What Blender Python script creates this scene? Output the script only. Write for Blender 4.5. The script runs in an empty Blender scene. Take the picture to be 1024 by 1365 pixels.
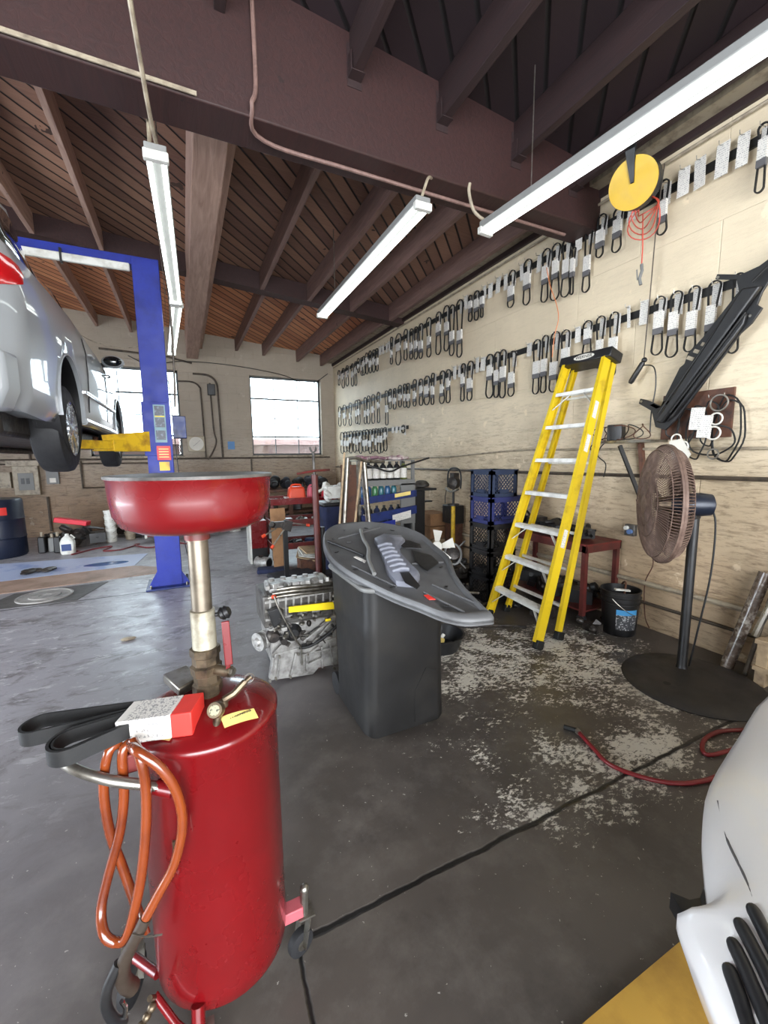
import bpy, bmesh, math, random
from mathutils import Vector, Matrix, Euler
from math import sin, cos, pi, radians
from mathutils.geometry import tessellate_polygon
S = bpy.context.scene
C = S.collection
# ---------------------------------------------------------------- camera, sky, light, exposure
cd = bpy.data.cameras.new('camera'); cam = bpy.data.objects.new('camera', cd); C.objects.link(cam)
cd.sensor_fit = 'VERTICAL'; cd.sensor_height = 36.0; cd.lens = 555.0/1365*36; cd.clip_start = .02
R = Matrix(((0.9023861, 0.0655948, -0.4259068), (-0.4307885, 0.1121341, -0.8954592), (-0.0109788, 0.9915257, 0.1294457)))
cam.matrix_world = Matrix.Translation((0, 0, 1.5)) @ R.to_4x4()
S.camera = cam
S.view_settings.view_transform = 'Standard'; S.view_settings.look = 'None'
S.view_settings.exposure = 0.18; S.view_settings.gamma = 1; S.view_settings.use_curve_mapping = False
w = bpy.data.worlds.new('sky'); S.world = w; w.use_nodes = True
w.node_tree.nodes['Background'].inputs[0].default_value = (.82, .91, 1, 1)
w.node_tree.nodes['Background'].inputs[1].default_value = 10.0
def area(name, loc, rot, sx, sy, power, col):
    l = bpy.data.lights.new(name, 'AREA'); l.shape = 'RECTANGLE'; l.size = sx; l.size_y = sy; l.energy = power; l.color = col
    o = bpy.data.objects.new(name, l); C.objects.link(o); o.location = loc; o.rotation_euler = rot; return o
# area lamps added as daylight fill at unseen door openings, behind camera and left
area('added_front_daylight', (-.6, -4.2, 1.9), (radians(90), 0, 0), 6.0, 3.4, 430, (1, .96, .93))
area('added_side_daylight', (-6.3, 3.0, 1.7), (radians(90), 0, radians(-90)), 4.5, 3.0, 210, (.86, .92, 1))
TUBE = 5.0
# ---------------------------------------------------------------- helpers
def lin(c):
    return tuple(((v/255)/12.92 if v/255 <= .04045 else ((v/255+.055)/1.055)**2.4) for v in c)
class NT:
    def __init__(s, name):
        s.m = bpy.data.materials.new(name); s.m.use_nodes = True; s.t = s.m.node_tree
        s.b = s.t.nodes['Principled BSDF']; s.tc = s.t.nodes.new('ShaderNodeTexCoord')
    def n(s, typ, **k):
        nd = s.t.nodes.new(typ)
        for a, v in k.items():
            if a == 'i':
                for q, x in v.items():
                    if hasattr(x, 'links') or isinstance(x, bpy.types.NodeSocket): s.t.links.new(x, nd.inputs[q])
                    else: nd.inputs[q].default_value = x
            else: setattr(nd, a, v)
        return nd
    def math(s, op, a, b=0.0, c=None, clamp=False):
        i = {0: a, 1: b}
        if c is not None: i[2] = c
        return s.n('ShaderNodeMath', operation=op, use_clamp=clamp, i=i).outputs[0]
    def mapped(s, scale=(1, 1, 1), rot=(0, 0, 0), out='Object'):
        return s.n('ShaderNodeMapping', i={0: s.tc.outputs[out], 2: rot, 3: scale}).outputs[0]
    def noise(s, scale, vec=None, detail=4, rough=.6, dist=0):
        return s.n('ShaderNodeTexNoise', i={'Vector': vec or s.tc.outputs['Object'], 'Scale': scale, 'Detail': detail, 'Roughness': rough, 'Distortion': dist}).outputs[0]
    def ramp(s, f, lo, hi, a=0.0, b=1.0):
        return s.n('ShaderNodeMapRange', i={0: f, 1: lo, 2: hi, 3: a, 4: b}).outputs[0]
    def mix(s, f, a, b, mode='MIX'):
        nd = s.t.nodes.new('ShaderNodeMix'); nd.data_type = 'RGBA'; nd.blend_type = mode
        for q, x in ((0, f), (6, a), (7, b)):
            if isinstance(x, bpy.types.NodeSocket): s.t.links.new(x, nd.inputs[q])
            else: nd.inputs[q].default_value = x if not isinstance(x, tuple) else (*x[:3], 1)
        return nd.outputs[2]
    def xyz(s, vec=None):
        return s.n('ShaderNodeSeparateXYZ', i={0: vec or s.tc.outputs['Object']}).outputs
    def base(s, c):
        if isinstance(c, tuple): s.b.inputs['Base Color'].default_value = (*c[:3], 1)
        else: s.t.links.new(c, s.b.inputs['Base Color'])
    def rough(s, r):
        if isinstance(r, (int, float)): s.b.inputs['Roughness'].default_value = r
        else: s.t.links.new(r, s.b.inputs['Roughness'])
    def bump(s, h, d=.01, st=.6):
        b = s.n('ShaderNodeBump', i={'Height': h, 'Distance': d, 'Strength': st}); s.t.links.new(b.outputs[0], s.b.inputs['Normal'])
def mat(name, col, rough=.5, metal=0, col2=None, sc=6, th=(.45, .7), bump=0, bsc=40, emit=0, coat=0, alpha=1, trans=0):
    t = NT(name); a = lin(col)
    if col2:
        t.base(t.mix(t.ramp(t.noise(sc, detail=6), th[0], th[1]), a, lin(col2)))
    else:
        t.base(t.mix(t.ramp(t.noise(sc, detail=3), .3, .7), tuple(v*.93 for v in a), tuple(min(1, v*1.06) for v in a)))
    t.rough(t.ramp(t.noise(sc*1.7), .3, .7, max(0, rough-.06), min(1, rough+.08)))
    t.b.inputs['Metallic'].default_value = metal
    if coat: t.b.inputs['Coat Weight'].default_value = coat; t.b.inputs['Coat Roughness'].default_value = .05
    if trans: t.b.inputs['Transmission Weight'].default_value = trans
    if bump: t.bump(t.noise(bsc), bump)
    if emit: t.b.inputs['Emission Color'].default_value = (*a, 1); t.b.inputs['Emission Strength'].default_value = emit
    return t.m
class MB:
    def __init__(s): s.v = []; s.f = []; s.mi = []; s.m = 0
    def add(s, vs, fs):
        o = len(s.v); s.v += [Vector(v) for v in vs]
        for f in fs: s.f.append(tuple(i+o for i in f)); s.mi.append(s.m)
        return s
    def box(s, c, d, rot=None, tap=1.0):
        q = []
        for z in (-1, 1):
            k = tap if z > 0 else 1
            for x, y in ((-1, -1), (1, -1), (1, 1), (-1, 1)): q.append(Vector((x*d[0]/2*k, y*d[1]/2*k, z*d[2]/2)))
        if rot is not None:
            M = Euler(rot).to_matrix() if not isinstance(rot, Matrix) else rot
            q = [M @ v for v in q]
        c = Vector(c); return s.add([v+c for v in q], [(3, 2, 1, 0), (4, 5, 6, 7), (0, 1, 5, 4), (1, 2, 6, 5), (2, 3, 7, 6), (3, 0, 4, 7)])
    def bb(s, a, b): return s.box([(a[i]+b[i])/2 for i in range(3)], [abs(b[i]-a[i]) for i in range(3)])
    def bar(s, p, q, wd, ht, up=(0, 0, 1)):
        p = Vector(p); q = Vector(q); d = q-p; L = d.length; z = d/L; x = Vector(up).cross(z)
        if x.length < 1e-4: x = Vector((1, 0, 0)).cross(z)
        x.normalize(); y = z.cross(x); M = Matrix((x, y, z)).transposed()
        return s.box((p+q)/2, (wd, ht, L), M)
    def ring(s, c, x, y, r, n, ry=None): return [c + x*(r*cos(2*pi*k/n)) + y*((ry or r)*sin(2*pi*k/n)) for k in range(n)]
    def cyl(s, p, q, r, r2=None, n=16, cap=True):
        return s.lath([(r, 0), (r if r2 is None else r2, 1)], p, q, n, cap)
    def lath(s, prof, p, q, n=24, cap=True):
        # prof: (radius, t) with t along p->q in 0..1 units (may leave the range)
        p = Vector(p); q = Vector(q); d = q-p; z = d.normalized(); a = Vector((0, 0, 1)) if abs(z.z) < .9 else Vector((1, 0, 0))
        x = a.cross(z).normalized(); y = z.cross(x); vs = []; fs = []
        for r, t in prof: vs += s.ring(p+d*t, x, y, max(r, 1e-5), n)
        m = len(prof)
        for i in range(m-1):
            for k in range(n): fs.append((i*n+k, i*n+(k+1) % n, (i+1)*n+(k+1) % n, (i+1)*n+k))
        if cap: fs.append(tuple(range(n-1, -1, -1))); fs.append(tuple(range((m-1)*n, m*n)))
        return s.add(vs, fs)
    def tube(s, pts, r, n=8, closed=False, smooth=0, rx=None):
        P = [Vector(p) for p in pts]
        if smooth: P = spline(P, smooth, closed)
        m = len(P); vs = []; fs = []; px = None
        for i, p in enumerate(P):
            a = P[(i-1) % m] if (closed or i > 0) else p; b = P[(i+1) % m] if (closed or i < m-1) else p
            t = (b-a).normalized()
            if px is None:
                up = Vector((0, 0, 1)) if abs(t.z) < .9 else Vector((1, 0, 0)); px = up.cross(t).normalized()
            else: px = (px - t*px.dot(t)).normalized()
            y = t.cross(px); rr = r[i*len(r)//m] if isinstance(r, (list, tuple)) else r
            vs += s.ring(p, px, y, rr, n)
        for i in range(m if closed else m-1):
            j = (i+1) % m
            for k in range(n): fs.append((i*n+k, i*n+(k+1) % n, j*n+(k+1) % n, j*n+k))
        if not closed: fs.append(tuple(range(n-1, -1, -1))); fs.append(tuple(range((m-1)*n, m*n)))
        return s.add(vs, fs)
    def ribbon(s, pts, width_dir, wd, th, closed=True):
        # band with rectangular section: wide along width_dir, thin in the loop's plane
        P = [Vector(p) for p in pts]; W = Vector(width_dir).normalized(); m = len(P); vs = []; fs = []
        for i, p in enumerate(P):
            a = P[(i-1) % m] if (closed or i > 0) else p; b = P[(i+1) % m] if (closed or i < m-1) else p
            n = W.cross((b-a).normalized())
            vs += [p-W*wd/2-n*th/2, p+W*wd/2-n*th/2, p+W*wd/2+n*th/2, p-W*wd/2+n*th/2]
        for i in range(m if closed else m-1):
            j = (i+1) % m
            for k in range(4): fs.append((i*4+k, i*4+(k+1) % 4, j*4+(k+1) % 4, j*4+k))
        if not closed: fs += [(3, 2, 1, 0), (m*4-4, m*4-3, m*4-2, m*4-1)]
        return s.add(vs, fs)
    def prism(s, poly, off):
        # poly: 3-D points of a (nearly) flat outline, off: extrusion vector
        P = [Vector(p) for p in poly]; n = len(P); o = Vector(off)
        tri = tessellate_polygon([P])
        fs = [tuple(t) for t in tri] + [tuple(i+n for i in reversed(t)) for t in tri] + [(i, (i+1) % n, (i+1) % n+n, i+n) for i in range(n)]
        return s.add(P+[p+o for p in P], fs)
    def ball(s, c, r, nu=14, nv=8, rot=None):
        r = (r, r, r) if isinstance(r, (int, float)) else r; vs = []; fs = []; c = Vector(c); M = Euler(rot).to_matrix() if rot else Matrix.Identity(3)
        for j in range(nv+1):
            a = pi*j/nv; a = min(max(a, .02), pi-.02)
            for i in range(nu): vs.append(c + M @ Vector((r[0]*sin(a)*cos(2*pi*i/nu), r[1]*sin(a)*sin(2*pi*i/nu), -r[2]*cos(a))))
        for j in range(nv):
            for i in range(nu): fs.append((j*nu+i, j*nu+(i+1) % nu, (j+1)*nu+(i+1) % nu, (j+1)*nu+i))
        fs += [tuple(range(nu-1, -1, -1)), tuple(range(nv*nu, nv*nu+nu))]
        return s.add(vs, fs)
    def loft(s, rings, closed=True, cap=True):
        n = len(rings[0]); vs = [v for r in rings for v in r]; fs = []
        for i in range(len(rings)-1):
            for k in range(n if closed else n-1): fs.append((i*n+k, i*n+(k+1) % n, (i+1)*n+(k+1) % n, (i+1)*n+k))
        if cap: fs += [tuple(range(n-1, -1, -1)), tuple(range((len(rings)-1)*n, len(rings)*n))]
        return s.add(vs, fs)
    def build(s, name, m, parent=None, bev=0, world=True, at=None, flat=False, ang=38, solid=0, sub=0):
        vs = s.v
        if parent is not None and world:
            q = parent
            while q.parent: q = q.parent
            M = Matrix.LocRotScale(q.location, q.rotation_euler, None).inverted(); vs = [M @ v for v in vs]
        elif parent is None and at == 'auto':
            lo = [min(v[i] for v in vs) for i in range(3)]; hi = [max(v[i] for v in vs) for i in range(3)]
            org = Vector(((lo[0]+hi[0])/2, (lo[1]+hi[1])/2, lo[2])); vs = [v-org for v in vs]
        me = bpy.data.meshes.new(name); me.from_pydata(vs, [], s.f); 
        ms = m if isinstance(m, (list, tuple)) else [m]
        for x in ms: me.materials.append(x)
        if len(ms) > 1: me.polygons.foreach_set('material_index', s.mi)
        b = bmesh.new(); b.from_mesh(me); bmesh.ops.recalc_face_normals(b, faces=b.faces); b.to_mesh(me); b.free()
        if not flat:
            me.polygons.foreach_set('use_smooth', [True]*len(me.polygons)); me.set_sharp_from_angle(angle=radians(ang))
        me.update(); o = bpy.data.objects.new(name, me); C.objects.link(o)
        if parent is not None: o.parent = parent
        elif at == 'auto': o.location = org
        if solid: q = o.modifiers.new('solid', 'SOLIDIFY'); q.thickness = solid; q.offset = 0
        if bev: q = o.modifiers.new('bevel', 'BEVEL'); q.width = bev; q.segments = 2; q.limit_method = 'ANGLE'; q.angle_limit = radians(40)
        if sub: q = o.modifiers.new('sub', 'SUBSURF'); q.levels = sub; q.render_levels = sub
        return o
def spline(P, k=6, closed=False):
    m = len(P); out = []
    for i in range(m if closed else m-1):
        g = (lambda j: P[j % m]) if closed else (lambda j: P[min(max(j, 0), m-1)])
        a, b, c, d = g(i-1), g(i), g(i+1), g(i+2)
        for q in range(k):
            t = q/k; out.append(.5*((2*b)+(c-a)*t+(2*a-5*b+4*c-d)*t*t+(3*b-a-3*c+d)*t**3))
    if not closed: out.append(P[-1])
    return out
def tag(o, label=None, cat=None, group=None, kind=None):
    if label: o['label'] = label
    if cat: o['category'] = cat
    if group: o['group'] = group
    if kind: o['kind'] = kind
    return o
def thing(name, label, cat, loc, group=None, rz=0):
    o = bpy.data.objects.new(name, None); C.objects.link(o); o.location = loc; o.rotation_euler = (0, 0, rz); o.empty_display_size = .1
    return tag(o, label, cat, group)
def one(mb, name, m, label, cat, group=None, **k): return tag(mb.build(name, m, None, at='auto', **k), label, cat, group)
def struct(mb, name, m, parent=None, **k):
    o = mb.build(name, m, parent, **k)
    if parent is None: o['kind'] = 'structure'
    return o
def dup(root, loc, rz=0, label=None):
    def cp(o, par):
        c = o.copy(); C.objects.link(c)
        if par: c.parent = par
        for ch in [x for x in o.children]: cp(ch, c)
        return c
    r = cp(root, None); r.location = loc; r.rotation_euler = (0, 0, rz)
    if label: r['label'] = label
    return r
def text(s, parent, size, M, m, name='lettering', ex=.0006):
    cu = bpy.data.curves.new(name, 'FONT'); cu.body = s; cu.size = size; cu.extrude = ex; cu.align_x = 'CENTER'; cu.align_y = 'CENTER'
    cu.materials.append(m); o = bpy.data.objects.new(name, cu); C.objects.link(o); bpy.context.view_layer.update()
    me = bpy.data.meshes.new_from_object(o.evaluated_get(bpy.context.evaluated_depsgraph_get())); bpy.data.objects.remove(o); o = bpy.data.objects.new(name, me); C.objects.link(o)
    if not me.materials: me.materials.append(m)
    q = parent
    while q.parent: q = q.parent
    o.parent = parent; o.matrix_local = Matrix.LocRotScale(q.location, q.rotation_euler, None).inverted() @ M
    return o
def frame(o, x, y):
    x = Vector(x).normalized(); y = Vector(y); z = x.cross(y).normalized(); y = z.cross(x)
    M = Matrix((x, y, z)).transposed().to_4x4(); M.translation = Vector(o); return M
def rrect(cx, cy, w, h, r, z, n=5):
    out = []
    for sx, sy, a0 in ((1, 1, 0), (-1, 1, 90), (-1, -1, 180), (1, -1, 270)):
        for k in range(n+1):
            a = radians(a0+90*k/n); out.append(Vector((cx+sx*(w/2-r)+r*cos(a), cy+sy*(h/2-r)+r*sin(a), z)))
    return out
# ---------------------------------------------------------------- materials
M = {}
M['red'] = mat('red_paint', (104, 9, 14), .28, 0, (88, 8, 12), 3, (.35, .8), coat=.4)
M['red_old'] = mat('old_red_paint', (104, 32, 28), .5, 0, (70, 34, 28), 9)
M['red_dark'] = mat('dark_red_paint', (86, 34, 30), .45, 0, (60, 30, 26), 9)
M['blue'] = mat('blue_paint', (20, 40, 140), .55, 0, (16, 32, 118), 5)
M['blue_dark'] = mat('dark_blue_paint', (18, 38, 98), .45, 0, (14, 24, 60), 9)
M['yellow'] = mat('yellow_fibreglass', (206, 176, 26), .42, 0, (140, 112, 30), 5, (.55, .8))
M['yellow_lift'] = mat('yellow_paint', (214, 174, 30), .45, 0, (150, 110, 30), 8)
M['yellow_bright'] = mat('bright_yellow', (245, 215, 10), .5)
M['alu'] = mat('aluminium', (222, 221, 216), .4, .15, (188, 186, 180), 12)
M['steel'] = mat('steel', (150, 146, 138), .32, .9, (100, 92, 80), 14)
M['brass'] = mat('aged_brass', (110, 96, 78), .4, .8, (60, 52, 44), 25)
M['chrome'] = mat('chrome', (220, 220, 220), .12, 1)
M['castalu'] = mat('cast_aluminium', (178, 176, 172), .45, .55, (96, 92, 88), 16, (.4, .75), bump=.004, bsc=60)
M['castdark'] = mat('dirty_cast_metal', (105, 102, 98), .5, .5, (50, 46, 44), 12, (.35, .7), bump=.004)
M['black'] = mat('black_plastic', (22, 22, 24), .42, 0, (34, 33, 33), 7)
M['blackr'] = mat('black_rubber', (10, 10, 11), .6, 0, (20, 19, 18), 20)
M['bin'] = mat('dusty_black_plastic', (17, 16, 16), .55, 0, (38, 35, 31), 3.5, (.5, .85), bump=.0015, bsc=14)
M['cover'] = mat('grey_dusty_plastic', (84, 84, 85), .42, 0, (66, 66, 67), 4)
M['duct'] = mat('light_grey_plastic', (112, 114, 124), .35, 0, (88, 90, 98), 8)
M['greytrim'] = mat('grey_trim', (108, 108, 106), .5)
M['greasy'] = mat('greasy_metal', (48, 44, 42), .42, .4, (92, 84, 76), 14, (.5, .75), bump=.004)
M['dark'] = mat('dark_cloth', (28, 28, 36), .85, 0, (44, 42, 46), 6, bump=.01, bsc=18)
M['navy'] = mat('navy_cloth', (26, 34, 66), .85, 0, (18, 20, 36), 6, bump=.01, bsc=18)
M['white'] = mat('white_plastic', (214, 214, 208), .45, 0, (180, 176, 166), 9)
M['paper'] = mat('white_card', (206, 202, 192), .7)
M['greyband'] = mat('grey_band', (92, 90, 92), .6)
M['orange'] = mat('orange_plastic', (206, 64, 30), .4)
M['pink'] = mat('pink_plastic', (226, 110, 130), .4)
M['redp'] = mat('red_plastic', (200, 30, 50), .4)
M['cardboard'] = mat('cardboard', (150, 112, 78), .8, 0, (120, 86, 58), 5)
M['wood'] = mat('pale_wood', (176, 152, 120), .7, 0, (120, 100, 80), 9)
M['fitting'] = mat('grey_enamel', (128, 128, 126), .5)
M['hose'] = mat('amber_hose', (120, 54, 22), .2, 0, (88, 36, 18), 6, coat=.5)
M['redhose'] = mat('red_air_hose', (110, 18, 24), .4)
def paint(name, c, r):
    t = NT(name); t.base(lin(c)); t.rough(r); t.b.inputs['Coat Weight'].default_value = .8; t.b.inputs['Coat Roughness'].default_value = .04; return t.m
M['carw'] = paint('silver_white_car_paint', (158, 162, 166), .38); M['carw2'] = paint('white_car_paint', (240, 238, 236), .3)
M['glassd'] = mat('tinted_glass', (16, 20, 22), .06, 0, coat=1)
M['lens'] = mat('red_lens', (190, 16, 24), .15, 0, coat=1)
M['rubber'] = mat('tyre_rubber', (22, 22, 25), .65, 0, (30, 30, 32), 12)
M['rim'] = mat('wheel_silver', (186, 188, 192), .25, .7)
M['label_y'] = mat('yellow_sticker', (226, 202, 120), .5)
M['ink'] = mat('black_ink', (18, 16, 16), .6)
M['red_label'] = mat('red_label', (206, 48, 40), .5)
M['pipe'] = mat('painted_pipe', (158, 146, 126), .5, 0, (110, 98, 84), 12)
M['pipe_dark'] = mat('dark_pipe', (84, 74, 64), .5, .2, (50, 44, 38), 12)
M['crate_blue'] = mat('blue_crate_plastic', (30, 42, 66), .5)
M['crate_navy'] = mat('indigo_crate_plastic', (32, 38, 86), .5)
M['rust'] = mat('rusty_brown', (92, 58, 42), .7, 0, (56, 38, 32), 12, bump=.003)
M['tray'] = mat('black_strip', (20, 20, 20), .5)
t = NT('printed_label'); g = t.xyz(); s1 = t.noise(240, t.mapped((1, 1, .35)), 2); s2 = t.math('FRACT', t.math('MULTIPLY', g[2], 70))
t.base(t.mix(t.math('MULTIPLY', t.ramp(s1, .52, .56), t.ramp(s2, .5, .55)), lin((210, 206, 199)), lin((140, 138, 138)))); t.rough(.6); M['label'] = t.m
# tube light
t = NT('lit_tube'); t.base((1, 1, 1)); t.b.inputs['Emission Color'].default_value = (.93, 1, .97, 1); t.b.inputs['Emission Strength'].default_value = TUBE; M['tube'] = t.m
# clear window glass: thin pane
t = NT('window_glass'); gl = t.n('ShaderNodeBsdfGlossy', i={1: .02}); tr = t.n('ShaderNodeBsdfTransparent', i={0: (.93, .97, .97, 1)})
mx = t.n('ShaderNodeMixShader', i={0: .06, 1: tr.outputs[0], 2: gl.outputs[0]}); t.t.links.new(mx.outputs[0], t.t.nodes['Material Output'].inputs[0]); M['glass'] = t.m
# right wall: cream painted plaster over brick, scuffed, dirtier low down
def wall_mat(name, top, low, stain, flip):
    t = NT(name); g = t.xyz(); big = t.noise(1.3, detail=6); fine = t.noise(9, detail=8, rough=.7)
    c = t.mix(t.ramp(big, .35, .7), lin(top), lin(tuple(v*.93 for v in top)))
    grime = t.math('ADD', g[2], t.math('MULTIPLY', t.noise(2.2, detail=5), 1.1))
    c = t.mix(t.ramp(grime, 1.2, 2.3, 1, 0), c, lin(low))
    st = t.mapped((2, 2, 13)); sc = t.noise(2.6, st, 8, .75, .6)
    lowm = t.ramp(g[2], 1.2, 2.4, 1, .12)
    k = t.math('MULTIPLY', t.ramp(sc, .5, .62), lowm)
    c = t.mix(t.math('MULTIPLY', k, .55), c, lin(stain))
    sc2 = t.noise(7, t.mapped((1, 1, 5)), 10, .8, .3); c = t.mix(t.math('MULTIPLY', t.math('MULTIPLY', t.ramp(sc2, .55, .62), lowm), .42), c, lin(stain))
    bl = t.noise(.9, t.mapped((1, 1, 1.6)), 7, .65); c = t.mix(t.math('MULTIPLY', t.math('MULTIPLY', t.ramp(bl, .5, .68), lowm), .55), c, lin(tuple(v*.75 for v in low)))
    c = t.mix(t.math('MULTIPLY', t.ramp(fine, .66, .72), .5), c, lin(tuple(v*.62 for v in low)))
    c = t.mix(t.math('MULTIPLY', t.ramp(t.noise(5.5, detail=7), .64, .68), .45), c, lin(tuple(min(255, v*1.1) for v in top)))
    t.base(c); t.rough(.62)
    br = t.n('ShaderNodeTexBrick', i={'Vector': t.n('ShaderNodeCombineXYZ', i={0: t.math('ADD', g[0], g[1]), 1: g[2]}).outputs[0], 'Scale': 1.0, 'Mortar Size': .006, 'Mortar Smooth': .6, 'Brick Width': flip[0], 'Row Height': flip[1]})
    h = t.math('ADD', t.math('MULTIPLY', br.outputs['Fac'], -.5), t.math('ADD', t.math('MULTIPLY', fine, .35), t.math('MULTIPLY', sc, .4)))
    t.bump(h, .012, .55); return t.m
M['wallR'] = wall_mat('cream_wall_paint', (216, 200, 172), (178, 155, 126), (88, 68, 52), (1.2, .45))
M['wallB'] = wall_mat('grey_beige_block_wall', (160, 148, 132), (138, 114, 90), (70, 52, 42), (.4, .2))
# floor
t = NT('stained_concrete'); g = t.xyz(); X, Y = g[0], g[1]
b1 = t.noise(.9, detail=6); b2 = t.noise(5, detail=8, rough=.7)
c = t.mix(t.ramp(b1, .35, .65), lin((64, 59, 56)), lin((88, 81, 75)))
c = t.mix(t.math('MULTIPLY', t.ramp(b2, .48, .72), .6), c, lin((108, 102, 96)))
c = t.mix(t.math('MULTIPLY', t.ramp(t.noise(2.3, detail=9, rough=.7), .56, .7), .6), c, lin((48, 44, 42)))
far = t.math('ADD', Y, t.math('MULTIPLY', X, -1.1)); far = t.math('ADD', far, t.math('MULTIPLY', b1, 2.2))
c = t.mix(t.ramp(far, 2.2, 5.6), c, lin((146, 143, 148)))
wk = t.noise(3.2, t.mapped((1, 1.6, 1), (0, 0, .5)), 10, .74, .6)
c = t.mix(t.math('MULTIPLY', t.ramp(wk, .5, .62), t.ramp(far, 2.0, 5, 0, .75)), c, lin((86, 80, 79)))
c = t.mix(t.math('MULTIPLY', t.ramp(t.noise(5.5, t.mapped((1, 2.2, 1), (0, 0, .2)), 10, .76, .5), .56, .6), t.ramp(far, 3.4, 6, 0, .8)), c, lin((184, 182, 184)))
def dist(cx, cy, sx, sy):
    dx = t.math('DIVIDE', t.math('SUBTRACT', X, cx), sx); dy = t.math('DIVIDE', t.math('SUBTRACT', Y, cy), sy)
    return t.ramp(t.math('ADD', t.math('MULTIPLY', dx, dx), t.math('MULTIPLY', dy, dy)), 0, 1, 1, 0)
reg = t.math('MAXIMUM', dist(2.0, 2.3, 1.15, .95), t.math('MAXIMUM', dist(1.9, 1.2, 1.2, .42), t.math('MAXIMUM', dist(2.6, 1.9, .9, 1.3), t.math('MULTIPLY', dist(1.45, 1.6, .8, .6), .62))))
flk = t.math('ADD', t.math('MULTIPLY', t.noise(26, t.mapped((1, 1.7, 1), (0, 0, .7)), 10, .8, .25), .62), t.math('MULTIPLY', t.noise(4.5, detail=4), .38))
thr = t.ramp(reg, 0, 1, .66, .478)
pm = t.ramp(t.math('SUBTRACT', flk, thr), -.004, .03)
c = t.mix(pm, c, lin((198, 193, 182)))
spk = t.math('GREATER_THAN', t.math('ADD', t.noise(46, detail=3), t.math('MULTIPLY', t.noise(1.7, detail=3), .12)), .765); c = t.mix(t.math('MULTIPLY', spk, .8), c, lin((170, 166, 158)))
# saw-cut joints and a crack
wob = t.math('MULTIPLY', t.math('SUBTRACT', t.noise(6), .5), .03)
jy = t.math('ABSOLUTE', t.math('SUBTRACT', t.math('ADD', Y, wob), 1.13))
j1 = t.math('MULTIPLY', t.ramp(jy, .006, .013, 1, 0), t.math('GREATER_THAN', X, .2))
jx = t.math('ABSOLUTE', t.math('SUBTRACT', t.math('ADD', X, wob), .215)); j2 = t.math('MULTIPLY', t.ramp(jx, .003, .008, 1, 0), t.math('LESS_THAN', Y, 1.13))
jj = t.math('ABSOLUTE', t.math('SUBTRACT', t.math('ADD', Y, wob), 5.35)); j3 = t.math('MULTIPLY', t.ramp(jj, .008, .016, 1, 0), t.math('LESS_THAN', X, .1))
jn = t.math('MAXIMUM', j1, t.math('MAXIMUM', j2, j3))
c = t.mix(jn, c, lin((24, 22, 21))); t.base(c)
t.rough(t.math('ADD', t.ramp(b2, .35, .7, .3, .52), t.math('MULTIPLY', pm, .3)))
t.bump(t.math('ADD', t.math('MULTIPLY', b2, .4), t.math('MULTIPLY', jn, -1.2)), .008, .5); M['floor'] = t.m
# roof boarding laid diagonally
def plank(name, a, b, gap, wd=.15):
    t = NT(name); g = t.xyz(); d = t.math('DIVIDE', t.math('SUBTRACT', g[0], g[1]), 1.4142*wd)
    fr = t.math('FRACT', d); e = t.math('MINIMUM', fr, t.math('SUBTRACT', 1.0, fr)); idx = t.math('FLOOR', d)
    wn = t.n('ShaderNodeTexWhiteNoise', noise_dimensions='1D', i={'W': idx}).outputs[0]
    gr = t.noise(3, t.mapped((.9, 14, 1), (0, 0, radians(-45))), 6, .6, 1.5)
    c = t.mix(t.ramp(t.math('ADD', t.math('MULTIPLY', wn, .55), t.math('MULTIPLY', gr, .6)), .25, .85), lin(a), lin(b))
    c = t.mix(t.math('GREATER_THAN', t.noise(2.4, t.mapped((1, 1, 1))), .68), c, lin(tuple(v*.6 for v in a)))
    c = t.mix(t.ramp(e, .045, .10, 1, 0), c, lin(gap)); t.base(c); t.rough(.65)
    t.bump(t.ramp(e, .02, .09), .012, .8); return t.m
M['plank_near'] = plank('shaded_painted_boards', (36, 25, 28), (46, 32, 36), (12, 9, 10), .2)  # near boards coloured extra dark, the unlit bay's shade is in the colour
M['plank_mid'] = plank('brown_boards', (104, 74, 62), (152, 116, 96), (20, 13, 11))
M['plank_far'] = plank('daylit_orange_boards', (168, 102, 68), (216, 150, 106), (46, 24, 18))  # orange tint puts the window daylight into the far boards' colour
def beam(name, a, b):
    t = NT(name); gr = t.noise(3, t.mapped((9, .8, 9)), 7, .6, .8); c = t.mix(t.ramp(gr, .35, .7), lin(a), lin(b)); c = t.mix(t.math('GREATER_THAN', t.noise(7, detail=5), .7), c, lin(tuple(v*.6 for v in a)))
    t.base(c); t.rough(.6); t.bump(gr, .006, .5); return t.m
M['joist'] = beam('joist_paint', (104, 80, 74), (128, 100, 92)); M['joist_old'] = beam('worn_timber', (150, 120, 108), (184, 154, 138))
M['girder'] = beam('maroon_girder_paint', (54, 29, 27), (43, 24, 23)); M['joist_near'] = beam('shaded_maroon_joist', (48, 31, 31), (38, 26, 27))  # near joists carry the near bay's shade in their dark maroon
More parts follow.
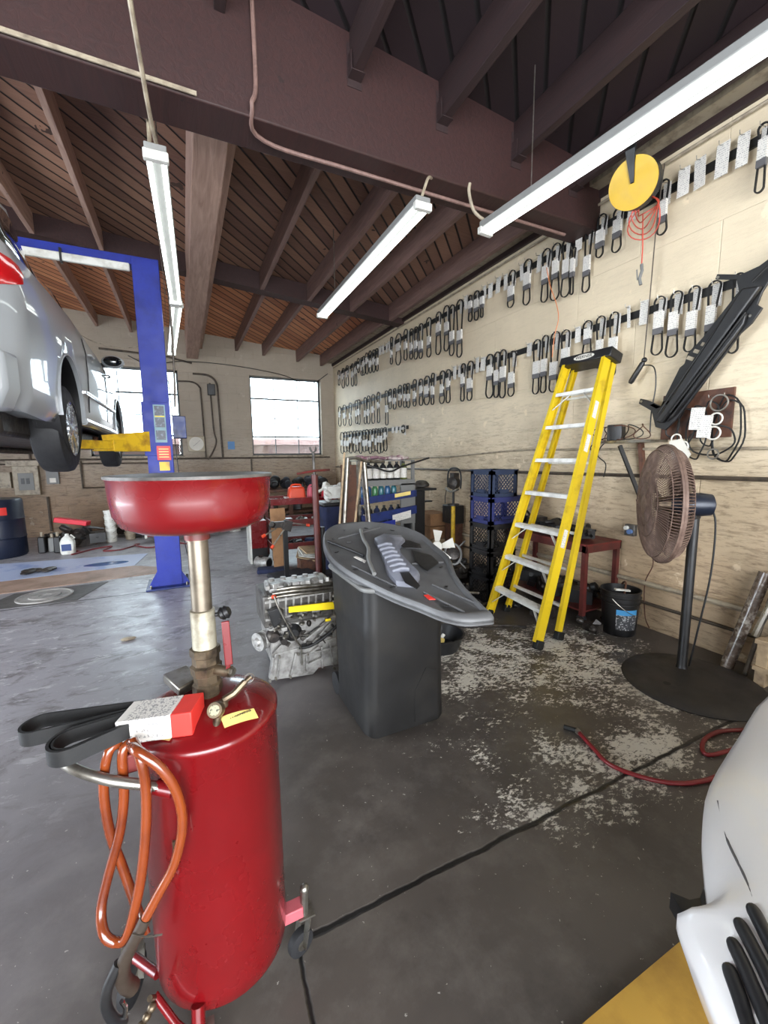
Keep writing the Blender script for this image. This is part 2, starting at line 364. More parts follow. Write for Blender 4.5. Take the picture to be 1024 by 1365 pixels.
# ================================================================ THE SETTING
WX, YB, YF, XL = 3.56, 10.39, -3.6, -6.0
def zc(x): return 4.30-.085*x
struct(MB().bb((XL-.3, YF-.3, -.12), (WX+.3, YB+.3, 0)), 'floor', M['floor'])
struct(MB().bb((WX, YF, 0), (WX+.25, YB+.25, 4.3)), 'wall_right', M['wallR'])
m = MB(); wins = ((-1.72, .0), (1.5, 3.215)); z0, z1 = 1.59, 3.44
m.bb((XL, YB, 0), (WX, YB+.22, z0)); m.bb((XL, YB, z1), (WX, YB+.22, 4.9))
for a, b in ((XL, -1.72), (.0, 1.5), (3.215, WX)): m.bb((a, YB, z0), (b, YB+.22, z1))
struct(m, 'wall_back', M['wallB'])
m = MB(); m.bb((XL-.25, YF, 0), (XL, .7, 5)); m.bb((XL-.25, 5.3, 0), (XL, YB, 5)); m.bb((XL-.25, .7, 3.2), (XL, 5.3, 5)); struct(m, 'wall_left', M['wallB'])
m = MB(); m.bb((XL, YF-.25, 0), (-3.6, YF, 5)); m.bb((2.4, YF-.25, 0), (WX, YF, 5)); m.bb((-3.6, YF-.25, 3.6), (2.4, YF, 5)); struct(m, 'wall_front', M['wallB'])
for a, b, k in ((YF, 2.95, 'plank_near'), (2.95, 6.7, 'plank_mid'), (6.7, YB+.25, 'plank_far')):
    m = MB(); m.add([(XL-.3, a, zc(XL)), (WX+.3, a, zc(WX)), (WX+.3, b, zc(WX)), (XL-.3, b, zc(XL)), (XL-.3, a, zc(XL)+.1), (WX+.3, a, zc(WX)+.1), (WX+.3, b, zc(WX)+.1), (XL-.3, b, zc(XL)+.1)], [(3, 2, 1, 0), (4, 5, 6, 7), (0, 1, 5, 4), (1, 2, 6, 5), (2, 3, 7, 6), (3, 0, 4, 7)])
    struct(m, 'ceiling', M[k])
# windows
for n, (a, b) in enumerate(wins):
    w_ = bpy.data.objects.new('window_%d' % (n+1), None); C.objects.link(w_); w_.location = (a, YB, z0); w_['kind'] = 'structure'
    y = YB+.13; H = z1-z0; m = MB()
    for x in (a+.02, b-.02): m.bb((x-.02, y-.02, z0), (x+.02, y+.02, z1))
    for z in (z0+.02, z1-.02): m.bb((a, y-.02, z-.02), (b, y+.02, z+.02))
    for q in (.24, .725): m.bb((a, y-.022, z0+H*q-.018), (b, y+.02, z0+H*q+.018))
    m.bb((a, y-.015, z0+H*.48-.009), (b, y+.015, z0+H*.48+.009))
    for q in (1/3, 2/3): m.bb((a+(b-a)*q-.009, y-.016, z0), (a+(b-a)*q+.009, y+.016, z1))
    m.build('window_frame', mat('window_frame_paint', (70, 74, 76), .5), w_)
    MB().bb((a+.02, y-.003, z0+.02), (b-.02, y+.003, z1-.02)).build('pane', M['glass'], w_)
    MB().bb((a-.03, YB-.03, z0-.05), (b+.03, YB+.2, z0)).build('window_sill', M['pipe'], w_)
# girders, joists
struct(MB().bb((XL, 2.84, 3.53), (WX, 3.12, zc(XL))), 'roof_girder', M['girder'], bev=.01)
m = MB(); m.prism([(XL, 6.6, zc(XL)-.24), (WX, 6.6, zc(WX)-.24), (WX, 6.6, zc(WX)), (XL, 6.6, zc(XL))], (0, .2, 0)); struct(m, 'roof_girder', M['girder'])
def joist(x, ya, yb, wd, drop, k):
    struct(MB().prism([(x-wd/2, ya, zc(x)-drop), (x+wd/2, ya, zc(x)-drop), (x+wd/2, ya, zc(x)+.02), (x-wd/2, ya, zc(x)+.02)], (0, yb-ya, 0)), 'ceiling_joist', M[k], bev=.004)
JX = [-5.2, -4.5, -3.8, -3.0, -2.2, -1.45, -.76, 1.2, 1.9, 2.6, 3.3]
for i, x in enumerate(JX):
    wd = .05 if x < 0 else .062
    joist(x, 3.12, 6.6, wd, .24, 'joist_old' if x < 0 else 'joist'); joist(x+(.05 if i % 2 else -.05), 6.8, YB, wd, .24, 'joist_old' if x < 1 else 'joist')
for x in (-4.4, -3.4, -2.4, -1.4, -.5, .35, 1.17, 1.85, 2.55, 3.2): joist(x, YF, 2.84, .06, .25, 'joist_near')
struct(MB().bb((.2, 3.12, 3.70), (.43, YB, 4.32)), 'ceiling_joist', M['joist_old'], bev=.006)
struct(MB().bb((.47, 3.12, 3.93), (.53, YB, 4.3)), 'ceiling_joist', M['joist_old'], bev=.006)
# timber plate along the top of the right wall, joist hangers on the girder
struct(MB().bb((WX-.16, YF, 3.86), (WX-.0, YB, 4.02)), 'trim_1', M['pipe'])
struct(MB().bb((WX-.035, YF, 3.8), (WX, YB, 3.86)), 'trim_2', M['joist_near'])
for x in (1.17, 1.85, 2.55, 3.2):
    m = MB(); z = zc(x)-.25; m.bb((x-.045, 2.76, z-.006), (x+.045, 2.84, z)); m.bb((x-.05, 2.835, z-.05), (x+.05, 2.843, z+.2)); m.bb((x-.045, 2.78, z), (x-.037, 2.84, z+.12)); m.bb((x+.037, 2.78, z), (x+.045, 2.84, z+.12))
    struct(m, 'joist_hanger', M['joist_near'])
# neighbouring building seen in the lowest panes
nb = thing('neighbouring_building', 'pale pink low building seen through the bottom window panes', 'building', (1.5, 14, 0))
MB().bb((-8, 14, -.1), (9, 20, 1.95)).build('wall', mat('pink_wall', (120, 98, 94), .8), nb)
m = MB()
for k in range(9): m.bb((-8+k*.001, 13.7+k*.25, 1.95+k*.03), (9, 14.0+k*.25, 1.98+k*.03))
m.build('roof', mat('pale_roof', (140, 116, 112), .7, 0, (110, 88, 86), 3), nb)
struct(MB().bb((-30, YB+.3, -.3), (30, 40, -.12)), 'ground_outside', mat('asphalt', (60, 60, 60), .9))
# ---------------------------------------------------------------- pipes on walls
def pipe(pts, r, label, mm='pipe', smooth=0, name='conduit_pipe', cat='pipe', clips=None):
    m = MB(); m.tube(pts, r, 8, smooth=smooth); return one(m, name, M[mm], label, cat)
pipe([(WX-.02, 6.9, 1.47), (WX-.02, 5.2, 1.5), (WX-.02, 3.9, 1.565), (WX-.02, 3.55, 1.57), (WX-.02, 1.2, 1.53), (WX-.02, -2, 1.53)], .011, 'thin cream conduit running along the right wall just above the dark pipe')
pipe([(WX-.022, YB-.1, 1.28), (WX-.022, 6, 1.305), (WX-.022, -2, 1.34)], .016, 'dark horizontal pipe along the right wall behind the ladder and fan', 'pipe_dark')
pipe([(WX-.03, YB-.3, .42), (WX-.03, -2, .39)], .022, 'cream horizontal pipe low on the right wall behind the fan pole')
pipe([(WX-.025, YB-.3, .24), (WX-.025, -2, .22)], .014, 'thin dark pipe lowest on the right wall near the floor', 'pipe_dark')
pipe([(WX-.03, YF+.1, 3.74), (WX-.03, YB-.1, 3.74)], .012, 'slim cream conduit along the top of the right wall under the ceiling')
pipe([(XL+1, YB-.025, 1.53), (3.4, YB-.025, 1.53)], .02, 'dark horizontal pipe along the back wall just below the windows', 'pipe_dark')
pipe([(1.45, YB-.03, 1.5), (1.45, YB-.03, 1.1)], .018, 'short dark vertical pipe dropping below the back wall pipe', 'pipe_dark')
pipe([(.0, YB-.03, 3.2), (.28, YB-.03, 3.2), (.42, YB-.03, 3.1), (.44, YB-.03, 2.9), (.46, YB-.03, 1.55)], .018, 'bent dark conduit on the back wall left of the electrical junction box', 'pipe_dark', 5)
pipe([(.3, YB-.03, 3.38), (.62, YB-.03, 3.36), (.78, YB-.03, 3.2), (.8, YB-.03, 2.8), (.82, YB-.03, 1.55)], .022, 'thick bent conduit on the back wall beside the right window', 'pipe_dark', 5)
pipe([(.64, YB-.03, 3.2), (.66, YB-.03, 2.2), (.7, YB-.03, 1.9), (.6, YB-.03, 1.65), (.5, YB-.03, 1.5)], .018, 'thin curving cable dropping from the junction box on the back wall', 'pipe_dark', 5)
pipe([(-.9, YB-.04, 3.65), (-.5, YB-.06, 3.5), (.1, YB-.05, 3.62), (1.1, YB-.05, 3.62), (2.2, YB-.06, 3.5), (2.9, YB-.06, 3.32), (3.4, YB-.05, 3.6)], .008, 'thin dark cable drooping along the top of the back wall', 'black', 6, 'drooping_cable', 'cable')
j = one(MB().box((.66, YB-.06, 3.05), (.16, .1, .24)), 'junction_box', M['black'], 'small black junction box on the back wall between the conduits', 'electrical box', bev=.01)
# wall clock
ck = thing('wall_clock', 'square cream wall clock on the back wall beside the left window', 'clock', (.3, YB, 1.75))
MB().bb((.1, YB-.05, 1.68), (.46, YB, 2.03)).build('case', mat('clock_case', (170, 158, 136), .5), ck, bev=.02)
MB().cyl((.28, YB-.05, 1.855), (.28, YB-.06, 1.855), .15, n=28).build('dial', M['paper'], ck)
m = MB(); m.bar((.28, YB-.065, 1.855), (.21, YB-.065, 1.8), .01, .004); m.bar((.28, YB-.065, 1.855), (.36, YB-.065, 1.93), .008, .004); m.build('hands', M['ink'], ck)
one(MB().box((1.02, YB-.01, 1.82), (.15, .01, .18)), 'sticker', mat('blue_sticker', (70, 120, 170), .5), 'small blue sticker on the back wall left of the right window', 'sticker')
# ---------------------------------------------------------------- fluorescent fittings
def fixture(p, q, label):
    p = Vector(p); q = Vector(q); d = (q-p).normalized(); s = Vector((0, 0, 1)).cross(d).normalized(); mid = (p+q)/2
    t_ = thing('fluorescent_light', label, 'ceiling light', mid)
    m = MB(); m.bar(p, q, .115, .05); o = m.build('housing', M['fitting'], t_, bev=.006)
    for z in (p, q):
        e = 1 if z is q else -1
        MB().bar(z-d*e*.03-Vector((0, 0, .04)), z+d*e*.012-Vector((0, 0, .04)), .13, .05).build('end_cap', M['white'], t_, bev=.006)
    for k in (-1, 1):
        a = p+s*k*.038-Vector((0, 0, .047)); b = q+s*k*.038-Vector((0, 0, .047))
        MB().cyl(a+d*.03, b-d*.03, .0135, n=10).build('tube', M['tube'], t_)
    return t_
GA = 'eight foot fluorescent strips'
fa = fixture((-.03, 2.86, 3.23), (.035, 5.28, 3.23), 'lit twin-tube strip light hanging nearest the lift, upper one of the bent pair')
fb = fixture((.045, 5.33, 3.23), (-.065, 7.75, 3.23), 'lit twin-tube strip light at the far lower end of the bent pair')
fc = fixture((1.6, 2.68, 3.25), (1.63, 5.12, 3.25), 'lit twin-tube strip light in the middle of the ceiling')
fd = fixture((2.46, .42, 3.3), (2.27, 2.86, 3.3), 'long lit strip light nearest the belt wall, running out of the top right corner')
for a, b, lb in (((-.06, 5.3, 3.27), (-.1, 5.3, 4.1), 'thin wire hanging the two left strip lights from the ceiling'), ((1.62, 4.6, 3.27), (1.62, 4.6, 3.95), 'short wire hanging the middle strip light'), ((2.3, 2.4, 3.33), (2.3, 2.4, 4.1), 'short wire hanging the long right strip light'), ((2.42, .9, 3.33), (2.42, .9, 4.1), 'near wire hanging the long right strip light'), ((-.1, 7.5, 3.27), (-.1, 7.5, 4.1), 'far wire hanging the lower left strip light'), ((-.02, 3.3, 3.27), (-.02, 3.3, 4.1), 'near wire hanging the left strip light')):
    one(MB().tube([a, b], .004, 6), 'hanging_wire', M['steel'], lb, 'wire')
def cable(pts, r, label, mm='pipe', name='power_cable', cat='cable', sm=6): return one(MB().tube(pts, r, 7, smooth=sm), name, M[mm], label, cat)
cable([(-.02, 2.9, 3.26), (-.05, 2.6, 3.3), (-.1, 2.0, 3.6), (-.1, 1.4, 3.9)], .011, 'pale conduit curving up from the left strip light past the girder')
cable([(-.06, 2.95, 3.27), (-.06, 3.13, 3.45), (-.06, 3.16, 3.6)], .012, 'short pale stub conduit between left strip light and girder')
cable([(1.6, 2.7, 3.28), (1.66, 2.72, 3.42), (1.75, 2.82, 3.5)], .01, 'pale cable arching from the middle strip light to the girder')
cable([(2.27, 2.84, 3.33), (2.15, 2.84, 3.38), (2.1, 2.84, 3.5), (2.1, 2.83, 3.56)], .012, 'pale cable arching from the long right strip light to the girder')
cable([(XL+.3, 2.83, 3.56), (-.7, 2.82, 3.545), (-.05, 2.82, 3.545), (.2, 2.82, 3.545)], .012, 'pale conduit clipped along the lower edge of the big girder, left half', sm=0)
cable([(.53, 2.82, 4.2), (.53, 2.82, 3.7), (.5, 2.8, 3.56), (.6, 2.98, 3.515), (1.3, 3.0, 3.515), (3.3, 3.0, 3.515)], .013, 'brown conduit coming down the girder and running along its underside', 'joist')
# ---------------------------------------------------------------- drive belts on the right wall
R1=[(1.62,3.60,0.41,0.061,1),(1.73,3.62,0.21,0.079,0),(1.85,3.63,0.21,0.094,0),(1.99,3.62,0.20,0.092,0),(2.10,3.62,0.20,0.092,0),(2.23,3.60,0.39,0.076,1),(2.50,3.54,0.10,0.080,0),(2.62,3.60,0.35,0.092,1),(2.77,3.62,0.35,0.091,1),(2.90,3.61,0.59,0.081,1),(3.02,3.61,0.18,0.085,0),(3.06,3.47,0.42,0.044,1),(3.15,3.60,0.54,0.117,1),(3.28,3.60,0.53,0.114,1),(3.40,3.60,0.51,0.110,1),(3.51,3.60,0.18,0.084,0),(3.67,3.61,0.46,0.123,1),(3.76,3.60,0.17,0.069,0),(3.91,3.59,0.39,0.110,1),(4.02,3.59,0.17,0.076,0),(4.15,3.61,0.18,0.093,0),(4.29,3.59,0.17,0.084,0),(4.40,3.60,0.15,0.072,0),(4.44,3.55,0.31,0.059,1),(4.55,3.59,0.35,0.107,1),(4.68,3.58,0.32,0.080,1),(4.78,3.61,0.17,0.082,0),(4.91,3.60,0.74,0.154,1),(5.09,3.59,0.67,0.126,1),(5.22,3.62,0.61,0.150,1),(5.43,3.60,0.59,0.140,1),(5.70,3.60,0.57,0.151,1),(5.94,3.58,0.52,0.138,1),(6.08,3.57,0.49,0.120,1),(6.23,3.58,0.47,0.124,1),(6.41,3.62,0.49,0.130,1),(6.68,3.62,0.51,0.222,1),(6.94,3.63,0.46,0.089,1),(7.06,3.59,0.17,0.091,0),(7.18,3.59,0.17,0.094,0),(7.34,3.59,0.16,0.097,0),(7.47,3.60,0.16,0.100,0),(7.61,3.59,0.42,0.138,1),(7.75,3.60,0.42,0.142,1),(7.90,3.61,0.42,0.147,1),(8.08,3.61,0.41,0.152,1),(8.24,3.58,0.37,0.158,1),(8.36,3.58,0.36,0.121,1),(8.53,3.60,0.29,0.125,1),(8.70,3.57,0.50,0.151,1),(8.92,3.57,0.48,0.158,1),(9.20,3.58,0.44,0.190,1),(9.50,3.58,0.44,0.201,1),(9.76,3.58,0.34,0.158,1)]
R2=[(1.56,2.68,0.12,0.062,0),(1.68,2.72,0.52,0.071,1),(1.82,2.72,0.50,0.086,1),(1.95,2.73,0.46,0.078,1),(2.08,2.74,0.48,0.089,1),(2.20,2.74,0.44,0.089,1),(2.34,2.76,0.19,0.076,0),(2.47,2.76,0.18,0.034,0),(2.59,2.74,0.54,0.087,1),(2.73,2.75,0.45,0.092,1),(2.87,2.75,0.32,0.099,1),(2.98,2.73,0.15,0.069,0),(3.11,2.73,0.47,0.110,1),(3.24,2.75,0.59,0.116,1),(3.38,2.75,0.58,0.082,1),(3.48,2.73,0.56,0.106,1),(3.61,2.73,0.14,0.089,0),(3.86,2.70,0.50,0.123,1),(4.02,2.75,0.55,0.117,1),(4.13,2.75,0.53,0.108,1),(4.26,2.75,0.52,0.141,1),(4.40,2.75,0.17,0.104,0),(4.52,2.77,0.19,0.092,0),(4.65,2.75,0.50,0.128,1),(4.81,2.75,0.49,0.101,1),(4.90,2.75,0.16,0.087,0),(5.02,2.76,0.18,0.090,0),(5.17,2.74,0.46,0.132,1),(5.32,2.75,0.46,0.138,1),(5.56,2.76,0.46,0.084,1),(5.74,2.75,0.43,0.177,1),(5.94,2.74,0.41,0.117,1),(6.11,2.76,0.42,0.122,1),(6.36,2.74,0.40,0.130,1),(6.49,2.75,0.39,0.108,1),(6.63,2.75,0.37,0.139,1),(6.86,2.73,0.36,0.118,1),(7.01,2.74,0.35,0.122,1),(7.20,2.74,0.63,0.128,1),(7.53,2.76,0.58,0.137,1),(7.78,2.75,0.56,0.181,1),(8.04,2.76,0.56,0.153,1),(8.20,2.75,0.54,0.138,1),(8.57,2.75,0.52,0.170,1),(8.70,2.75,0.50,0.153,1),(9.06,2.74,0.50,0.187,1),(9.46,2.74,0.47,0.252,1),(9.82,2.74,0.46,0.215,1)]
R3=[(6.53,2.06,0.13,0.110,1),(6.67,2.05,0.12,0.085,0),(6.81,2.06,0.12,0.088,0),(6.96,2.06,0.11,0.092,0),(7.25,2.07,0.44,0.163,1),(7.39,2.07,0.46,0.168,1),(7.53,2.07,0.48,0.173,1),(7.68,2.08,0.44,0.179,1),(7.83,2.08,0.46,0.185,1),(7.99,2.08,0.49,0.191,1),(8.15,2.09,0.44,0.198,1),(8.32,2.09,0.46,0.205,1),(8.50,2.09,0.49,0.212,1),(8.68,2.10,0.44,0.220,1),(8.87,2.10,0.47,0.228,1),(9.06,2.11,0.49,0.236,1),(9.27,2.11,0.44,0.245,1),(9.48,2.12,0.47,0.255,1),(9.69,2.12,0.50,0.265,1)]
hk = random.Random(4)
def rail(rows, z, label):
    ys = [r[0] for r in rows]; t_ = thing('display_rail', label, 'rail', (WX, (min(ys)+max(ys))/2, z-.02))
    MB().bb((WX-.018, min(ys)-.08, z-.09), (WX, max(ys)+.05, z-.03)).build('backing_strip', M['tray'], t_)
    for r in rows:
        MB().tube([(WX-.018, r[0], z-.012), (WX-.045, r[0], r[1]-.012), (WX-.09, r[0]+.006, r[1]-.02), (WX-.095, r[0]+.006, r[1]+.006)], .0025, 5).build('hook', M['steel'], t_)
rail(R1, 3.6, 'black rail with wire hooks carrying the top row of belts'); rail(R2, 2.74, 'black rail with wire hooks carrying the middle row of belts'); rail(R3, 2.08, 'black rail with wire hooks carrying the lowest row of belts at the far corner')
ORD = ['first', 'second', 'third', 'fourth', 'fifth', 'sixth', 'seventh', 'eighth', 'ninth', 'tenth', 'eleventh', 'twelfth', 'thirteenth', 'fourteenth', 'fifteenth', 'sixteenth', 'seventeenth', 'eighteenth', 'nineteenth']
for q_ in ('twent', 'thirt', 'fort', 'fift'): ORD += [q_+'ieth'] + [q_+'y-'+x for x in ORD[:9]]
def hang(rows, rowname):
    nb_ = nt = 0
    for y, z, L, wd, isb in rows:
        if isb:
            t_ = thing('drive_belt', 'black drive belt in a paper sleeve, %s from the right on the %s row' % (ORD[nb_], rowname), 'drive belt', (WX-.06, y, z-L), 'drive belts on the %s row' % rowname); nb_ += 1
            xo = WX-.055-hk.uniform(0, .02); rt = wd/2*.92; rb = wd/2*hk.uniform(.75, 1.0); neck = hk.uniform(.45, .7); L2 = L; sw = hk.uniform(-.012, .012)
            pts = []
            for k in range(13): a = pi*k/12; pts.append((xo, y+rt*cos(a), z-rt+rt*sin(a)))
            zs = z-L*hk.uniform(.36, .62); pts.append((xo, y-rt*neck+sw, zs))
            for k in range(13): a = pi+pi*k/12; pts.append((xo, y+sw+rb*cos(a), z-L2+rb+rb*1.1*sin(a)))
            pts.append((xo, y+rt*neck+sw, zs))
            MB().ribbon(pts, (1, 0, 0), .016, .0075 if y < 4 else .011).build('belt', M['blackr'], t_)
            sh = min(.13, L*.3); sw2 = rt*neck*2+.02; zz = zs
            MB().bb((xo-.014, y+sw-sw2/2, zz-sh/2), (xo+.012, y+sw+sw2/2, zz+sh/2)).build('sleeve', M['label'], t_)
            if y < 6.3: MB().bb((xo-.0155, y+sw-sw2/2-.001, zz-sh/2-.045), (xo+.0125, y+sw+sw2/2+.001, zz-sh/2)).build('sleeve_band', M['greyband'], t_)
            MB().bb((WX-.03, y-min(.032, rt*.8), z-.17), (WX-.027, y+min(.032, rt*.8), z-.01)).build('price_card', M['label'], t_)
        else:
            MBt = MB().box((0, 0, 0), (.003, wd*.85, L)); r_ = hk.uniform(-.05, .05)
            o = MBt.build('price_card', M['label'], None); o.location = (WX-.05, y, z-L/2); o.rotation_euler = (r_, hk.uniform(-.05, .08), hk.uniform(-.15, .15))
            tag(o, 'white price card on an empty hook, %s from the right on the %s row' % (ORD[nt], rowname), 'price card', 'price cards on the %s row' % rowname); nt += 1
hang(R1, 'top'); hang(R2, 'middle'); hang(R3, 'lowest')
# ================================================================ OIL DRAIN (foreground)
def RS(x, z, Y): return Vector((x*Y, Y, 1.5+(z-1.5)*Y))
cx, cy = .0176, 1.12
d = thing('oil_drain', 'red waste-oil drain tank on casters with a round red catch basin on a pipe', 'oil drain', (cx, cy, 0))
P0, P1 = Vector((cx, cy, 0)), Vector((cx, cy, 1))
MB().lath([(.02, .125), (.10, .13), (.15, .142), (.168, .165), (.17, .2), (.17, .835), (.1735, .84), (.1735, .85), (.168, .856), (.155, .862), (.12, .882), (.07, .893), (.03, .896)], P0, P1, 64).build('tank', M['red'], d, ang=50)
MB().lath([(.012, 1.328), (.06, 1.33), (.13, 1.336), (.16, 1.35), (.174, 1.375), (.179, 1.41), (.181, 1.455), (.1835, 1.457), (.1835, 1.463), (.176, 1.463), (.174, 1.41), (.168, 1.375), (.15, 1.355), (.1, 1.345), (.012, 1.343)], P0, P1, 72).build('catch_basin', M['red'], d, ang=60)
MB().lath([(.181, 1.459), (.186, 1.459), (.186, 1.4655), (.176, 1.4655)], P0, P1, 72).build('basin_rim', M['castdark'], d)
MB().lath([(.0, 1.3445), (.12, 1.352), (.15, 1.358), (.0, 1.36)], P0, P1, 40).build('basin_screen', M['steel'], d)
MB().lath([(.03, 1.305), (.03, 1.332), (.036, 1.334)], P0, P1, 20).build('basin_socket', M['red_old'], d)
MB().lath([(.0245, 1.1), (.0245, 1.302), (.028, 1.303), (.028, 1.316)], P0, P1, 24).build('riser_pipe', mat('worn_steel_pipe', (126, 116, 102), .36, .75, (74, 68, 58), 9), d)
MB().lath([(.026, 1.02), (.0295, 1.02), (.0295, 1.122), (.026, 1.124), (.0245, 1.124)], P0, P1, 24).build('sleeve_pipe', mat('zinc_pipe', (176, 170, 152), .4, .5, (120, 110, 92), 14), d)
m = MB(); m.lath([(.024, .88), (.034, .885), (.034, .90), (.037, .903), (.037, .925), (.032, .93), (.032, .95), (.037, .953), (.039, .975), (.033, .98), (.033, 1.0), (.037, 1.003), (.037, 1.022), (.029, 1.024)], P0, P1, 8, True); m.cyl((cx+.02, cy-.02, .965), (cx+.055, cy-.05, .965), .014); m.build('ball_valve', M['brass'], d)
MB().cyl((cx+.05, cy-.046, .965), (cx+.062, cy-.056, .965), .011, n=6).build('valve_nut', M['steel'], d)
m = MB(); m.bar((cx+.046, cy-.05, .965), (cx+.052, cy-.052, .992), .01, .005, (0, 1, 0)); m.bar((cx+.052, cy-.052, .985), (cx+.049, cy-.05, 1.1), .019, .007, (0, 1, 0)); m.build('valve_lever', M['red'], d, bev=.002)
m = MB(); m.cyl((cx+.02, cy, 1.105), (cx+.045, cy-.01, 1.105), .005); m.lath([(.012, 0), (.018, .3), (.014, .5), (.018, .7), (.012, 1)], (cx+.04, cy-.01, 1.105), (cx+.062, cy-.02, 1.115), 8); m.build('clamp_knob', M['black'], d)
m = MB(); m.cyl((.05, 1.05, .885), (.05, 1.05, .905), .011); m.tube([(.05, 1.05, .905), (.075, 1.05, .915), (.105, 1.06, .935)], .009); m.cyl((.105, 1.06, .935), (.12, 1.065, .942), .006); m.build('fitting', M['brass'], d); MB().cyl((.028, 1.0, .875), (.036, 1.0, .905), .009).build('fitting', M['brass'], d)
m = MB(); m.lath([(.018, 0), (.019, .7), (.017, 1)], (.034, 1.005, .91), (.026, .985, .922), 20); m.build('pressure_gauge', M['brass'], d)
m = MB(); m.lath([(.012, 0), (.012, 1)], (.0262, .9855, .9216), (.0258, .9845, .9222), 20); m.build('gauge_dial', mat('gauge_face', (150, 146, 118), .4, 0, (60, 58, 50), 160, (.5, .6)), d)
m = MB(); m.tube([(.115+.012*cos(a*.5), 1.06, .942+.012*sin(a*.5)) for a in range(13)], .0012, 5); m.build('pull_ring', M['steel'], d)
# stickers following the domed top
def dome(x, y):
    r = math.hypot(x-cx, y-cy); return .895-.012*min(1, r/.12)-max(0, r-.115)*.42
def sticker(cxs, cys, w_, h_, a, mm, nm, lab=None):
    vs = []; fs = []; n = 6
    for j in range(n+1):
        for i in range(n+1):
            u = (i/n-.5)*w_; v = (j/n-.5)*h_; x = cxs+u*cos(a)-v*sin(a); y = cys+u*sin(a)+v*cos(a); vs.append((x, y, dome(x, y)+.0015))
    for j in range(n):
        for i in range(n): q = j*(n+1)+i; fs.append((q, q+1, q+n+2, q+n+1))
    b = MB(); b.add(vs, fs); o = b.build(nm, mm, d); return o
sticker(.082, 1.005, .082, .03, .22, M['label_y'], 'warning_sticker')
sticker(-.065, 1.045, .05, .085, -.65, mat('tan_tag', (186, 158, 92), .7, 0, (150, 124, 70), 12), 'tan_tag')
text('WARNING', d, .011, frame((.084, 1.010, dome(.084, 1.01)+.003), (cos(.22), sin(.22), 0), (-sin(.22), cos(.22), -.05)), M['ink'])

MB().tube([(-.075, .97, .765), (-.12, .985, .785), (-.19, 1.0, .812), (-.262, 1.04, .838), (-.3, 1.1, .85), (-.285, 1.17, .852), (-.22, 1.21, .85), (-.12, 1.19, .84)], .0115, 12, smooth=5).build('push_handle', M['steel'], d)
m = MB(); m.lath([(.016, 0), (.016, 1)], (-.105, .985, .775), (-.07, .97, .765), 14); m.build('handle_socket', M['red'], d)
m = MB(); m.bb((-.17, 1.02, .8), (-.13, 1.1, .845)); m.build('hose_bracket', M['red_old'], d, bev=.004)
for hp in ([(-.16, 1.05, .86), (-.191, 1.03, .863), (-.209, 1.03, .778), (-.206, 1.03, .665), (-.188, 1.03, .559), (-.165, 1.01, .457), (-.15, .98, .42)],
           [(-.15, 1.03, .87), (-.166, 1.02, .853), (-.171, 1.02, .753), (-.186, 1.02, .665), (-.212, 1.02, .582), (-.233, 1.01, .505), (-.226, .98, .468), (-.204, .97, .448), (-.18, .96, .466), (-.148, .955, .578), (-.128, .955, .698), (-.12, .955, .803), (-.125, .955, .875), (-.14, .99, .895)],
           [(-.145, 1.0, .885), (-.132, .955, .895), (-.114, .94, .885), (-.084, .93, .85), (-.06, .93, .785), (-.055, .93, .707), (-.076, .93, .623), (-.11, .93, .566), (-.143, .93, .512)]):
    MB().tube([Vector(p) for p in hp], .0105, 12, smooth=6).build('drain_hose', M['hose'], d)
MB().tube([(-.138, .93, .52), (-.158, .935, .48), (-.178, .95, .435), (-.195, .96, .39), (-.2, .98, .33), (-.19, 1.0, .28)], [.0125, .0125, .014, .0155, .0165, .0175], 12, smooth=6).build('hose_nozzle', mat('dirty_brown_rubber', (52, 42, 34), .5), d)
MB().tube([(-.2, .955, .41), (-.225, .955, .36), (-.232, .96, .31), (-.222, .965, .26), (-.205, .97, .235)], .011, 10, smooth=5).build('nozzle_hook', M['black'], d)
MB().tube([(-.205, .97, .235), (-.2, .97, .275), (-.205, .965, .3)], .005, 8).build('nozzle_tip', M['chrome'], d)
MB().tube([(-.165, .925, .5), (-.14, .915, .49), (-.11, .915, .478)], .002, 5, smooth=4).build('tie_wire', M['steel'], d)
def caster(x, y, r, ang, par, fork='steel', top=.13):
    a = Vector((cos(ang), sin(ang), 0)); c = Vector((x, y, r)); s_ = Vector((-sin(ang), cos(ang), 0))
    o = MB().lath([(r*.55, -1), (r*.95, -.8), (r, -.4), (r, .4), (r*.95, .8), (r*.55, 1)], c, c+s_*.014, 24).build('caster_wheel', M['rubber'], par)
    MB().lath([(r*.4, -1.1), (r*.4, 1.1)], c, c+s_*.014, 12).build('hub', M['steel'], o)
    m = MB()
    for k in (-1, 1): m.bar(c+s_*k*.021, c+s_*k*.021+Vector((0, 0, top-r))+a*.02, .022, .004, a)
    m.box(c+Vector((0, 0, top-r))+a*.02, (.05, .05, .006)); m.build('fork', M[fork], par)
caster(-.225, 1.2, .062, 1.2, d, top=.15); caster(.225, 1.10, .04, .3, d, top=.13); caster(-.065, .935, .05, .5, d, top=.13)
m = MB(); m.bb((.17, 1.085, .135), (.235, 1.125, .17)); m.build('caster_bracket', mat('faded_red', (176, 84, 92), .5), d, bev=.003)
m = MB(); m.tube([(.24, 1.1, .13), (.243, 1.1, .21)], .012); m.ball((.243, 1.1, .215), .014); m.build('swivel_pin', M['steel'], d)
for a_, r_ in (([(-.15, 1.02, .205), (-.105, .97, .16), (-.065, .935, .14)], .009), ([(-.055, .965, .19), (-.058, .94, .13)], .016), ([(-.22, 1.19, .15), (-.15, 1.1, .16)], .012)): MB().tube(a_, r_, 10).build('frame_tube', M['red'], d)
m = MB()
for k in range(3): m.ball((-.155-.012*k, 1.0, .2-.018*k), .010)
